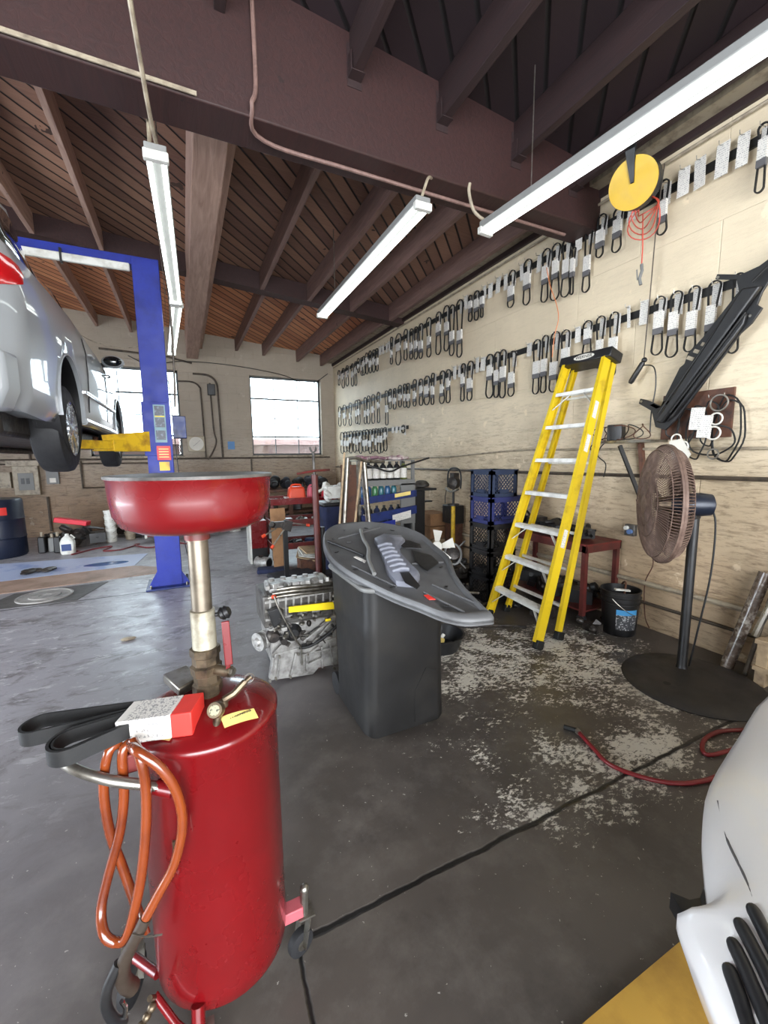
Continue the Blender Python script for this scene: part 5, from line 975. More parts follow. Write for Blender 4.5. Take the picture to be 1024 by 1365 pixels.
def lump(seed, c, size, n=10):
    q_ = random.Random(seed); m = MB(); c = Vector(c); m.box(c+Vector((0, 0, size*.3)), (size*1.0, size*.7, size*.5), (0, 0, q_.uniform(0, 3)))
    for k in range(n):
        o_ = Vector((q_.uniform(-.5, .5), q_.uniform(-.4, .4), q_.uniform(.1, .6)))*size; tpe = q_.random()
        if tpe < .4: dd = Vector((q_.uniform(-1, 1), q_.uniform(-1, 1), q_.uniform(-.3, .6))).normalized()*size*q_.uniform(.2, .5); r_ = size*q_.uniform(.08, .22); m.lath([(r_*.7, 0), (r_, .15), (r_, .8), (r_*.6, 1)], c+o_, c+o_+dd, 12)
        elif tpe < .75: m.box(c+o_, [size*q_.uniform(.1, .4) for _ in range(3)], (q_.uniform(0, 3), q_.uniform(0, 3), q_.uniform(0, 3)))
        else: m.tube([c+o_, c+o_+Vector((q_.uniform(-.4, .4), q_.uniform(-.4, .4), q_.uniform(0, .3)))*size, c+o_+Vector((q_.uniform(-.6, .6), q_.uniform(-.5, .5), q_.uniform(-.1, .2)))*size], size*.06, 7, smooth=4)
    zm = min(v.z for v in m.v); m.v = [v+Vector((0, 0, c.z-zm)) for v in m.v]; return m
for k, (x, y, z, s_, lb) in enumerate(((3.25, 2.6, .735, .16, 'greasy black hose bundle on the near right end of the red bench'), (3.4, 2.75, .735, .16, 'dark metal bracket heap on the red bench beside the near end heap'), (3.25, 2.95, .735, .2, 'greasy dark part in the middle of the red bench'), (3.3, 3.25, .735, .22, 'greasy black part on the far left end of the red bench'),
      (3.3, 2.65, .135, .24, 'black greasy part on the lower shelf of the red bench, near end'), (3.25, 2.95, .135, .26, 'black greasy part on the lower shelf of the red bench, middle'), (3.3, 3.25, .135, .22, 'black greasy part on the lower shelf of the red bench, far end'),
      (2.95, 2.75, 0, .2, 'dark axle part lying on the floor under the ladder'), (2.94, 3.05, 0, .15, 'dark car part on the floor between ladder foot and crates'), (3.05, 2.3, 0, .13, 'small dark hub on the floor beside the bucket'))):
    one(lump(20+k, (x, y, z), s_, 9), 'greasy_car_part', M['greasy' if k % 2 else 'black'], lb, 'car part')
m = MB()
one(MB().tube([(3.2, 2.46, .78), (3.3, 2.6, .8), (3.35, 2.8, .83), (3.3, 3.0, .80), (3.2, 3.2, .86)], .012, 7, smooth=5), 'radiator_hose', M['blackr'], 'black hose lying along the top of the red bench', 'hose')
one(MB().tube([(3.35, 2.45, .02), (3.42, 2.38, .2), (3.4, 2.3, .38), (3.3, 2.2, .42), (3.25, 2.18, .3)], .008, 6, smooth=6), 'brake_line', M['rust'], 'rusty wire bent from under the bench into the bucket', 'wire')
# right edge: pallet, wrapped post, pipes
pt = thing('wooden_pallet', 'small pale wooden pallet frame standing by the wall at the right edge', 'pallet', (3.3, 1.15, 0))
for y in (1.25, 1.0, .75): MB().bb((3.28, y-.03, .0), (3.34, y+.03, .30)).build('post', M['wood'], pt, bev=.003)
for z in (.28,): MB().bb((3.27, .7, z), (3.35, 1.29, z+.03)).build('rail', M['wood'], pt, bev=.002); MB().bb((3.27, .7, z), (3.5, .76, z+.03)).build('slat', M['wood'], pt)
MB().bb((3.34, 1.21, .27), (3.52, 1.28, .30)).build('slat', M['wood'], pt); MB().bb((3.36, 1.05, .09), (3.44, 1.2, .17)).build('block', M['wood'], pt, bev=.003); MB().bb((3.27, .7, .1), (3.3, 1.29, .13)).build('rail', M['wood'], pt)
def lean(p, q, r, nm, mt_, lb, cat, n=12): return one(MB().tube([p, q], r, n), nm, mt_, lb, cat)
lean((3.36, 1.47, .0), (3.5, 1.36, .70), .04, 'wrapped_post', mat('plastic_wrapped_timber', (84, 70, 60), .25, 0, (150, 142, 132), 16, (.5, .62), coat=.5, bump=.006), 'plastic wrapped dark post leaning on the wall beside the pallet', 'post')
lean((3.36, 1.36, .0), (3.5, 1.27, .86), .014, 'steel_pipe', M['pipe_dark'], 'dark pipe leaning on the wall right of the wrapped post', 'pipe', 8)
lean((3.31, 1.31, .31), (3.51, 1.2, .95), .02, 'steel_pipe', M['steel'], 'grey steel pipe leaning on the wall behind the pallet', 'pipe', 8)
one(MB().bb((3.34, .75, .31), (3.52, 1.12, .66)), 'black_crate', M['black'], 'black box standing on the wooden pallet at the right edge', 'box', bev=.02)
# ================================================================ MIDDLE OF THE SHOP
rk = thing('bottle_rack', 'tall blue and grey metal rack packed with fluid bottles by the belt wall', 'rack', (2.42, 5.15, 0))
for x in (2.02, 2.82):
    for y in (5.0, 5.32): MB().bb((x-.02, y-.02, 0), (x+.02, y+.02, 1.46)).build('upright', M['steel'] if x < 2.5 else M['greytrim'], rk)
for z in (.3, .62, .93, 1.19, 1.455): MB().bb((2.0, 4.98, z), (2.84, 5.34, z+.012)).build('shelf', M['greytrim'], rk)
MB().bb((2.0, 4.965, 1.13), (2.84, 4.98, 1.2)).build('grey_lip', M['greytrim'], rk)
MB().bb((2.62, 4.965, .6), (2.84, 4.98, 1.15)).build('side_panel', M['greytrim'], rk)
MB().prism([(2.02, 4.95, .90), (2.84, 4.95, .97), (2.84, 4.95, 1.06), (2.02, 4.95, .99)], (0, -.03, 0)).build('blue_rail', M['blue_dark'], rk, bev=.004)
MB().prism([(2.02, 4.95, .63), (2.84, 4.95, .74), (2.84, 4.95, .85), (2.02, 4.95, .76)], (0, -.03, 0)).build('blue_rail', M['blue_dark'], rk, bev=.004)
MB().prism([(2.05, 4.95, .50), (2.5, 4.95, .56), (2.5, 4.95, .68), (2.05, 4.95, .62)], (0, -.05, 0)).build('blue_rail', M['blue'], rk, bev=.004)
MB().prism([(2.5, 4.918, .97), (2.74, 4.918, 1.0), (2.74, 4.918, 1.05), (2.5, 4.918, 1.02)], (0, -.003, 0)).build('yellow_sticker', M['label_y'], rk)
MB().prism([(2.46, 4.91, .64), (2.74, 4.91, .69), (2.74, 4.91, .79), (2.46, 4.91, .74)], (0, -.003, 0)).build('white_plate', M['label'], rk)
for k in range(10): MB().cyl((2.06+.02*(k % 3), 4.94, .66+.035*k), (2.06+.02*(k % 3), 4.90, .66+.035*k), .012, n=8).build('knob', M['chrome'], rk)
def bottle(x, y, z, h, r, mt_, lab, grp, capm='black', label=True):
    t_ = thing('fluid_bottle', lab, 'bottle', (x, y, z), grp)
    MB().lath([(r*.92, 0), (r, .02), (r, .66), (r*.75, .78), (r*.4, .86), (r*.38, .93)], (x, y, z), (x, y, z+h), 14).build('body', M[mt_] if isinstance(mt_, str) else mt_, t_)
    MB().lath([(r*.42, .9), (r*.42, 1)], (x, y, z), (x, y, z+h), 10).build('cap', M[capm], t_)
    if label: MB().lath([(r*1.02, .1), (r*1.02, .64)], (x, y, z), (x, y, z+h), 14, False).build('label', M['label'], t_)
    return t_
OR7 = ['leftmost', 'second from left', 'third from left', 'fourth from left', 'fifth from left', 'sixth from left', 'seventh from left']
for k in range(7): bottle(2.10+.105*k, 5.1, 1.202, .245, .049, 'black' if k != 6 else mat('olive', (90, 96, 50), .4), 'dark bottle with big white label on the top shelf, %s' % OR7[k], 'bottles on the top rack shelf')
bm = [mat('blue_fluid', (40, 80, 120), .3), mat('teal_fluid', (50, 100, 110), .3), mat('green_fluid', (70, 120, 80), .3)]
for k in range(6): bottle(2.10+.095*k, 5.1, .942, .22, .042, bm[(0, 0, 2, 1, 0, 1)[k]], '%s bottle on the middle rack shelf, %s' % (('blue', 'blue', 'green', 'teal', 'blue', 'teal')[k], OR7[k]), 'bottles on the middle rack shelf', label=False)
for k in range(6): bottle(2.12+.11*k, 5.15, .632, .22, .045, 'black' if k % 2 else 'navy', '%s bottle on the lower rack shelf behind the blue rails, %s' % ('black' if k % 2 else 'navy', OR7[k]), 'bottles on the lower rack shelf', label=False)
rg_ = random.Random(8); m = MB()
for k in range(26): m.ball((2.05+.03*k, 5.15+rg_.uniform(-.1, .1), 1.485+rg_.uniform(0, .02)), (rg_.uniform(.03, .07), .07, rg_.uniform(.015, .035)), 8, 5, (0, 0, rg_.uniform(0, 3)))
tag(one(m, 'shop_rags', mat('mauve_rags', (150, 110, 124), .9, 0, (190, 176, 172), 9, (.5, .6)), 'mauve and white rags heaped on top of the bottle rack', 'rags'), kind='stuff')
one(MB().tube([(2.05, 4.93, 1.42), (2.2, 4.9, 1.38), (2.42, 4.9, 1.32), (2.6, 4.9, 1.38), (2.9, 4.9, 1.46), (3.02, 4.9, 1.49)], .012, 7, smooth=5), 'tow_strap', M['black'], 'black strap strung across the top front of the bottle rack', 'strap')
cbn = thing('black_cabinet', 'narrow black cabinet with dish on top, right of the bottle rack', 'cabinet', (2.98, 5.25, 0))
MB().bb((2.88, 5.1, 0), (3.08, 5.4, 1.03)).build('body', M['black'], cbn, bev=.01); MB().bb((2.86, 5.06, 1.03), (3.25, 5.42, 1.06)).build('top', M['black'], cbn, bev=.005); MB().bb((3.08, 5.1, .86), (3.2, 5.2, .88)).build('bracket', M['black'], cbn)
one(MB().lath([(.02, 0), (.11, .02), (.12, .05), (.07, .10), (.03, .11)], (3.1, 5.24, 1.06), (3.1, 5.24, 2.06), 16), 'steel_bowl', M['castdark'], 'grey upturned metal bowl on top of the narrow black cabinet', 'bowl')
# aluminium A-frame and sticks
al = thing('step_stool_frame', 'grey aluminium A-frame stand left of the bottle rack', 'stand', (1.72, 4.5, 0))
for p, q in (((1.66, 4.42, 1.5), (1.50, 4.3, 0)), ((1.86, 4.42, 1.45), (1.92, 4.3, 0)), ((1.86, 4.5, 1.45), (2.05, 4.66, 0)), ((1.66, 4.5, 1.5), (1.6, 4.8, 0))): MB().tube([p, q], .022, 10).build('leg', M['steel'], al)
MB().tube([(1.64, 4.43, 1.49), (1.75, 4.40, 1.50), (1.90, 4.44, 1.46), (2.15, 4.5, 1.45)], .018, 8, smooth=4).build('top_rail', M['steel'], al)
lean((1.60, 4.36, 1.56), (1.42, 4.28, .0), .012, 'pale_stick', M['wood'], 'thin pale stick leaning on the aluminium stand, left one', 'stick', 8)
lean((1.80, 4.36, 1.46), (1.56, 4.25, .0), .013, 'pale_stick', M['wood'], 'thin pale stick leaning on the aluminium stand, right one', 'stick', 8)
one(MB().prism([(1.66, 4.62, 0), (1.84, 4.62, 0), (1.84, 4.62, 1.42), (1.66, 4.62, 1.42)], (0, .05, 0)), 'plywood_board', M['rust'], 'brown board standing behind the aluminium stand', 'board')
nv = thing('waste_bin', 'dark navy bin between the aluminium stand and the red cart', 'bin', (1.78, 5.3, 0))
MB().loft([rrect(1.78, 5.3, a, a, .05, z, 4) for z, a in ((0, .34), (.88, .42), (.88, .39), (.2, .33))]).build('body', M['navy'], nv); MB().bb((1.56, 5.08, .88), (2.0, 5.52, .93)).build('lid', M['black'], nv, bev=.02)
one(lump(61, (1.75, 5.2, .931), .3, 8), 'scrap_parts', M['white'], 'heap of whitish plastic parts on the navy bin', 'car part')
cb_ = one(MB().bb((1.72, 4.62+.12, 0), (2.0, 4.98-.05, .66)), 'cardboard_box', M['cardboard'], 'cardboard box carrying the orange cone beside the rack', 'box', bev=.004)
cn = thing('traffic_cone', 'faded orange traffic cone with red collar beside the bottle rack', 'cone', (1.86, 4.83, .662))
cm = mat('faded_orange', (216, 140, 104), .6); MB().lath([(.13, 0), (.13, .08), (.06, .1), (.035, .6), (.02, 1)], (1.86, 4.83, .662), (1.86, 4.83, .90), 20).build('body', cm, cn); MB().lath([(.056, .15), (.048, .35)], (1.86, 4.83, .662), (1.86, 4.83, .90), 20, False).build('collar', M['red_label'], cn, solid=.003)
# red tool cart
ct = thing('tool_cart', 'red metal tool cart with fuel cans on its top tray', 'cart', (1.5, 6.05, 0))
for x in (1.06, 2.0):
    for y in (5.85, 6.3): MB().bb((x-.018, y-.018, .08), (x+.018, y+.018, .95)).build('post', M['red_dark'], ct)
for z in (.86, .55, .22):
    m = MB(); m.bb((1.04, 5.83, z), (2.02, 6.32, z+.01)); m.bb((1.04, 5.82, z), (2.02, 5.832, z+.09)); m.bb((1.04, 6.31, z), (2.02, 6.322, z+.09)); m.bb((1.04, 5.83, z), (1.052, 6.32, z+.09)); m.bb((2.008, 5.83, z), (2.02, 6.32, z+.09)); m.build('tray', M['red'] if z > .8 else M['red_old'], ct, bev=.002)
for x in (1.1, 1.96): MB().cyl((x-.015, 5.88, .045), (x+.015, 5.88, .045), .045, n=16).build('caster', M['rubber'], ct)
def can(x, y, z, w_, h, mt_, lb):
    t_ = thing('fuel_can', lb, 'fuel can', (x, y, z)); MB().box((x, y, z+h*.45), (w_, w_*.62, h*.9), tap=.82).build('body', M[mt_], t_, bev=.03)
    MB().tube([(x-w_*.3, y, z+h*.85), (x-w_*.2, y, z+h*1.0), (x+w_*.2, y, z+h*1.0), (x+w_*.3, y, z+h*.85)], .014, 8, smooth=3).build('handle', M[mt_], t_); MB().cyl((x+w_*.3, y, z+h*.8), (x+w_*.38, y, z+h*.98), .02).build('cap', M['black'], t_)
can(1.45, 6.02, .872, .27, .25, 'orange', 'orange-red fuel can on the left of the red cart top'); can(1.71, 6.1, .872, .17, .23, 'pink', 'pink jug in the middle of the red cart top'); can(1.92, 6.05, .872, .17, .22, 'redp', 'crimson fuel can on the right of the red cart top')
for k in range(6): one(lump(70+k, (1.10+.05*k, 5.9+.07*(k % 3), .872), .09, 6), 'small_part', M[('white', 'red_old', 'steel', 'greasy', 'white', 'castalu')[k]], '%s small part heaped on the left end of the red cart top, %s' % (('white', 'red', 'steel', 'greasy', 'pale', 'silver')[k], OR7[k]), 'car part', 'small parts on the red cart')
for k in range(7): one(lump(80+k, (1.2+.11*k, 6.0, .562 if k % 2 else .232), .15, 7), 'tool_clutter', M[('greasy', 'red_dark', 'black', 'steel', 'navy', 'white', 'greasy')[k]], '%s clutter on the %s shelf of the red cart, %s' % (('greasy', 'dark red', 'black', 'steel', 'navy', 'white', 'dirty grey')[k], 'middle' if k % 2 else 'bottom', OR7[k]), 'tool')
one(MB().box((1.1, 5.62, .42), (.20, .03, .84), (-.12, 0, .1)), 'cardboard_sheet', M['cardboard'], 'tall cardboard sheet leaning against the left end of the red cart', 'cardboard')
cab = thing('red_cabinet', 'small red cabinet with pale edge left of the cardboard sheet', 'cabinet', (.9, 6.25, 0)); MB().bb((.80, 6.1, .22), (1.02, 6.4, .62)).build('body', M['red'], cab, bev=.006); MB().bb((.775, 6.1, .0), (.80, 6.4, .62)).build('side', M['white'], cab); MB().bb((.80, 6.12, 0), (1.02, 6.4, .22)).build('base', M['black'], cab)
for k in range(4): one(MB().box((1.43+.015*k, 5.42-.02*k, .20+.03*k), (.30, .22, .012), (.28, .25-.05*k, .2*k-.3)), 'floor_tile', M[('wood', 'white', 'white', 'wood')[k]], ['lowest pale board in the slanting pile in front of the red cart', 'white board second from the bottom of the slanting pile', 'white board third from the bottom of the slanting pile', 'brownish board on top of the slanting pile'][k], 'board', 'slanting boards')
one(MB().bb((1.3, 5.3, 0), (1.6, 5.5, .17)), 'cardboard_box', M['rust'], 'low brown box carrying the slanting boards', 'box')
for k, (x, y, r, lb) in enumerate(((.98, 6.5, .075, 'dark electric motor on the floor left of the cardboard sheet'), (.9, 5.85, .08, 'grey round motor with black opening on the floor by the cardboard sheet'))):
    t_ = thing('electric_motor', lb, 'motor', (x, y, 0)); MB().lath([(r*.6, -.02), (r, .1), (r, .8), (r*.9, 1.0), (r*.5, 1.0)], (x-.08, y+.05, r), (x+.07, y-.12, r), 20).build('housing', M['greasy' if k == 0 else 'castalu'], t_); MB().lath([(r*.75, 0), (r*.75, .02)], (x+.071, y-.121, r), (x+.079, y-.13, r), 18).build('end_opening', M['black'], t_); MB().box((x-.02, y-.03, r*2), (.05, .05, .03), (0, 0, .6)).build('terminal_box', M['greasy'], t_)
# black post stand and red pole jack
jk = thing('engine_stand', 'black post stand with orange-tipped bars behind the engine', 'stand', (1.02, 4.85, 0))
MB().bb((.995, 4.83, 0), (1.045, 4.88, .70)).build('post', M['black'], jk); MB().bb((.88, 4.65, 0), (1.2, 4.72, .05)).build('foot', M['black'], jk); MB().bb((.99, 4.68, 0), (1.05, 5.2, .05)).build('foot', M['black'], jk)
m = MB(); m.box((.96, 4.86, .74), (.18, .06, .07)); m.box((1.05, 4.86, .72), (.1, .08, .12), (0, .3, 0)); m.lath([(.03, 0), (.04, .5), (.03, 1)], (.88, 4.86, .74), (.86, 4.8, .76), 12); m.build('head', M['greasy'], jk, bev=.006)
for p, q in (((1.04, 4.84, .76), (1.26, 4.8, .72)), ((1.0, 4.82, .68), (.86, 4.76, .52)), ((.92, 4.85, .70), (.78, 4.8, .64))): MB().tube([p, q], .009, 8).build('arm_bar', M['steel'], jk); MB().tube([q, Vector(q)+(Vector(q)-Vector(p)).normalized()*.04], .018, 10).build('orange_grip', M['orange'], jk)
tj = thing('transmission_jack', 'tall dark red pole jack with forked tip left of the covered bin', 'jack', (1.26, 4.35, 0))
MB().tube([(1.27, 4.35, 0.02), (1.25, 4.35, 1.33)], .035, 14).build('tube', M['red_dark'], tj); MB().tube([(1.25, 4.35, 1.33), (1.245, 4.35, 1.56)], .014, 10).build('ram', M['castdark'], tj)
m = MB(); m.tube([(1.21, 4.35, 1.62), (1.22, 4.35, 1.58), (1.245, 4.35, 1.56), (1.27, 4.35, 1.58), (1.28, 4.35, 1.62)], .011, 8); m.build('fork', M['castdark'], tj)
m = MB(); m.tube([(1.06, 4.35, 1.34), (1.25, 4.33, 1.37), (1.42, 4.35, 1.375)], .012, 8); m.build('cross_handle', M['red_old'], tj); MB().bb((1.05, 4.15, 0), (1.5, 4.25, .04)).build('base_leg', M['red_dark'], tj); MB().bb((1.24, 4.2, 0), (1.31, 4.7, .04)).build('base_leg', M['red_dark'], tj); MB().cyl((1.33, 4.4, .03), (1.33, 4.4, .75), .03).build('hydraulic_cylinder', M['black'], tj)
# floor stuff in front of the cart
for k, (x, y, sx, sy, r_, mt_, lb) in enumerate(((1.15, 5.2, .55, .3, .2, 'dark', 'dark folded mat on the floor in front of the red cart'), (.98, 5.55, .4, .2, -.2, 'navy', 'dark blue folded mat beside the cardboard sheet'), (1.5, 5.0, .4, .25, .1, 'dark', 'dark cloth on the floor behind the red pole jack'))): one(MB().box((x, y, .03), (sx, sy, .06), (0, 0, r_)), 'floor_mat', M[mt_], lb, 'mat', bev=.02)
ty = thing('parts_tray', 'black tray with tools on the floor behind the engine', 'tray', (1.2, 4.0, 0)); m = MB(); m.bb((1.0, 3.85, .0), (1.5, 4.15, .01)); m.bb((1.0, 3.84, 0), (1.5, 3.85, .13)); m.bb((1.0, 4.15, 0), (1.5, 4.16, .13)); m.bb((.99, 3.84, 0), (1.0, 4.16, .13)); m.bb((1.5, 3.84, 0), (1.51, 4.16, .13)); m.build('tray', M['black'], ty); m = MB(); m.bb((.985, 3.83, .13), (1.515, 3.86, .145)); m.build('pale_edge', M['white'], ty)
for k in range(5): lean((1.05+.05*k, 3.9, .03), (1.25+.05*k, 4.1, .16), .012, 'hand_tool', M[('wood', 'steel', 'label_y', 'steel', 'rust')[k]], '%s handled tool sticking out of the black tray, %s' % (('wooden', 'steel', 'yellow', 'bright steel', 'rusty')[k], OR7[k]), 'tool', 8)
for k, (x, y) in enumerate(((1.12, 3.6), (1.3, 3.65), (1.0, 3.45))): one(lump(90+k, (x, y, 0), .17, 10), 'engine_part', M[('castalu', 'castdark', 'greasy')[k]], ['bright cast part on the floor just behind the engine', 'grey cast part behind the engine nearer the red pole', 'dark cast part behind the left of the engine'][k], 'car part')
# work light on yellow post, speaker, boxes, plastic fan
wl = thing('work_light', 'caged work light on a yellow pole by the belt wall', 'lamp', (3.3, 4.72, 0))
MB().lath([(.09, 0), (.09, .02), (.03, .03), (.03, .06)], (3.3, 4.72, 0), (3.3, 4.72, 1), 20).build('base', M['black'], wl); MB().tube([(3.3, 4.72, .04), (3.3, 4.72, .83)], .028, 12).build('yellow_tube', M['yellow_lift'], wl)
m = MB(); m.tube([(3.3, 4.72, .83), (3.3, 4.72, 1.06)], .016, 8); m.cyl((3.3, 4.72, .84), (3.3, 4.72, .86), .08); m.build('mast', M['black'], wl)
m = MB(); m.lath([(.05, 0), (.085, .3), (.085, .9), (.05, 1)], (3.36, 4.72, 1.15), (3.24, 4.68, 1.15), 16); m.box((3.3, 4.7, 1.24), (.09, .09, .09)); m.build('lamp_body', M['greasy'], wl, bev=.004)
MB().tube([(3.30, 4.85, 1.08), (3.3, 4.86, 1.2), (3.3, 4.84, 1.3), (3.3, 4.77, 1.345), (3.3, 4.64, 1.345), (3.3, 4.57, 1.3), (3.3, 4.55, 1.2), (3.3, 4.56, 1.08)], .012, 8, smooth=4).build('cage_handle', M['black'], wl)
m = MB(); m.tube([(3.27, 4.86, 1.07), (3.25, 4.72, 1.03), (3.27, 4.56, 1.07)], .014, 8, smooth=4); m.build('cage_base', M['steel'], wl); MB().tube([(3.3, 4.88, 1.07), (3.3, 4.92, .95), (3.3, 4.92, .85)], .006, 6).build('flex', M['black'], wl)
sp = thing('speaker_box', 'black speaker box behind the yellow pole by the wall', 'box', (3.43, 4.87, .0)); MB().bb((3.34, 4.72+.06, .56), (3.53, 5.05, .82)).build('cabinet', M['black'], sp, bev=.01); MB().cyl((3.34, 4.9, .68), (3.333, 4.9, .68), .09).build('cone', M['greasy'], sp); MB().bb((3.36, 4.8, 0), (3.52, 5.0, .56)).build('stand', M['rust'], sp)
for k, (z, lb) in enumerate(((.30, 'brown cardboard box at the bottom of the pair near the work light'), (.49, 'brown cardboard box on top of the pair near the work light'))):
    t_ = thing('cardboard_box', lb, 'box', (3.36, 5.4, z)); MB().bb((3.2, 5.15, z), (3.53, 5.6, z+.18)).build('carton', M['cardboard'], t_, bev=.004); MB().bb((3.195, 5.35, z+.0), (3.2, 5.4, z+.18)).build('tape', M['rust'], t_)
one(MB().bb((3.22, 5.12, 0), (3.53, 5.62, .298)), 'wooden_crate', M['wood'], 'low pale crate under the two cardboard boxes', 'crate')
pf = thing('cooling_fan', 'white plastic radiator fan with round motor hub lying on scrap', 'fan', (2.47, 3.9, .35))
fc_ = Vector((2.50, 3.88, .50)); fn = Vector((-.35, -.75, .45)).normalized(); fx = fn.cross(Vector((0, 0, 1))).normalized(); fy = fx.cross(fn)
for k in range(5):
    a = 2*pi*k/5+.4; q_ = [fc_+(fx*cos(a+da)+fy*sin(a+da))*r_+fn*dn for r_, da, dn in ((.05, -.4, 0), (.2, -.28, .03), (.205, .28, -.02), (.05, .4, -.02))]; MB().prism(q_, fn*.006).build('blade', M['paper'], pf)
MB().lath([(.06, -.01), (.06, .03), (.05, .04)], fc_, fc_+fn, 20).build('hub', M['paper'], pf)
sc2 = Vector((2.66, 3.8, .42)); MB().tube([sc2+(fx*cos(a)*.09+fy*sin(a)*.12) for a in [2*pi*i/28 for i in range(28)]], .014, 8, closed=True).build('shroud_ring', M['greytrim'], pf)
MB().lath([(.075, 0), (.07, .05), (.03, .06)], sc2-fn*.03, sc2+fn, 20).build('motor', M['greasy'], pf)
for a in (.6, 2.4, 4.0, 5.2): MB().tube([sc2+(fx*cos(a)*.08+fy*sin(a)*.1), sc2+(fx*cos(a)*.2+fy*sin(a)*.22)], .009, 7).build('strut', M['greytrim'], pf)
SC = [(2.2, 3.45, .26), (2.45, 3.55, .28), (2.62, 3.62, .24), (2.1, 3.8, .3), (2.4, 3.95, .34), (2.65, 4.0, .3), (2.9, 4.1, .3), (3.15, 4.1, .26), (2.3, 4.3, .3), (2.65, 4.4, .3), (2.95, 4.5, .28), (3.2, 4.4, .24), (2.3, 3.15, .18), (2.5, 3.25, .18)]
SC.sort(key=lambda q: q[1])
for k, (x, y, s_) in enumerate(SC): one(lump(120+k, (x, y, 0), s_*.85, 12), 'suspension_part', M['greasy' if k % 3 else 'black'], '%s greasy car part in the scrap heap left of the crates, %s from the front' % ('grey-brown' if k % 3 else 'black', ORD[k]), 'car part')
lean((2.2, 3.05, .10), (2.62, 2.95+.18, .06), .02, 'drive_shaft', M['greasy'], 'dark drive shaft lying in front of the milk crates', 'car part')
lean((2.1, 3.3, .22), (2.55, 3.2, .16), .016, 'tie_rod', M['steel'], 'steel rod lying over the scrap beside the crates', 'car part')
one(MB().tube([(2.0, 3.0, .012), (2.2, 2.85, .012), (2.45, 2.75, .012), (2.62, 2.62, .012)], .01, 7, smooth=5), 'pry_bar', M['greasy'], 'dark bar on the floor between drain pan and ladder', 'bar')
# ================================================================ ALONG THE BACK WALL
bn = thing('work_bench', 'long dark workbench under the right window along the back wall', 'bench', (1.7, 10.0, 0))
MB().bb((-.6, 9.65, .74), (3.4, 10.3, .80)).build('top', M['rust'], bn)
for x in (-.5, .9, 2.2, 3.3): MB().bb((x-.05, 9.7, 0), (x+.05, 9.78, .74)).build('leg', M['rust'], bn)
MB().bb((-.6, 9.7, .25), (3.4, 10.25, .28)).build('lower_shelf', M['rust'], bn)
br = random.Random(2); names = ['black bag', 'navy bundle', 'dark jacket heap', 'black hose pile', 'dark tarp roll', 'grey-black sack', 'navy sack', 'black radiator shell']
for k in range(13):
    x = -.35+.28*k; z = .80; s_ = br.uniform(.16, .24); m = MB()
    for q_ in range(7): m.ball((x+br.uniform(-.05, .05), 9.9+br.uniform(-.15, .12), z+s_*.5+br.uniform(-.03, .09)), (s_*br.uniform(.35, .5), s_*.7, s_*br.uniform(.35, .7)), 10, 7, (br.uniform(-.3, .3), br.uniform(-.3, .3), br.uniform(0, 3)))
    zm = min(v.z for v in m.v); m.v = [v+Vector((0, 0, z-zm)) for v in m.v]
    one(m, 'dark_bundle', M['navy' if k in (3, 4, 7) else ('dark' if k % 2 else 'blackr')], '%s on the back workbench, %s from the left' % (names[k % 8], ORD[k]), 'bundle', 'bundles on the back bench')
for k in range(12): one(lump(150+k, (-.3+.3*k, 9.9, .281 if k % 2 else .0), .26, 8), 'stored_part', M[('black', 'greasy', 'dark')[k % 3]], 'dark part stored %s the back bench, %s from the left' % ('on the shelf under' if k % 2 else 'on the floor under', ORD[k]), 'car part', 'parts under the back bench')
crp = thing('floor_jack', 'red low floor jack with pale edges on the floor behind the blue post', 'jack', (-.15, 8.8, 0))
MB().bb((-.72, 8.7, .09), (.42, 8.95, .22)).build('frame', M['red'], crp, bev=.01)
for x in (-.72, .42): MB().bb((x-.02, 8.69, .07), (x+.02, 8.96, .24)).build('end_plate', M['white'], crp)
for x in (-.55, .3): MB().cyl((x, 8.68, .06), (x, 8.72, .06), .06, n=18).build('wheel', M['greasy'], crp)
def bucket(x, y, r, h, mt_, lb, z=0, grp=None, nm='bucket'):
    t_ = thing(nm, lb, 'bucket', (x, y, z), grp); MB().lath([(r*.85, 0), (r*.97, h*.9), (r*1.05, h*.9), (r*1.05, h), (r*.95, h), (r*.8, .03), (.01, .03)], (x, y, z), (x, y, z+1), 22).build('body', M[mt_], t_); MB().tube([(x+r*cos(a), y+r*sin(a)*.2-r*.98, z+h*.85-h*.4*sin(a)) for a in [pi*i/8 for i in range(9)]], .004, 5).build('handle', M['steel'], t_); return t_
bucket(.88, 9.2, .13, .33, 'white', 'white bucket on the floor right of the red floor jack')
for k in range(5): bucket(-1.31, 9.1, .095, .14, 'white', 'white tub in the tall stack by the back wall, %s from the bottom' % ORD[k], z=.112*k, grp='stacked white tubs', nm='tub')
for k in range(3): bucket(-1.02, 9.25, .1, .14, 'pipe', 'grey tub in the short stack by the back wall, %s from the bottom' % ORD[k], z=.112*k, grp='short stack of tubs', nm='tub')
bl = thing('oil_drum', 'large dark blue drum at the left edge against the back wall', 'drum', (-2.75, 8.55, 0)); MB().lath([(.33, 0), (.35, .03), (.35, .3), (.36, .31), (.35, .33), (.35, .6), (.36, .61), (.35, .63), (.35, .88), (.33, .92), (.05, .92)], (-2.75, 8.55, 0), (-2.75, 8.55, 1), 36).build('body', mat('dark_blue_drum', (20, 28, 48), .4), bl); wrap(-2.75, 8.55, .352, .352, .68, .8, radians(280), radians(310), 'red_label', 'red_label', bl)
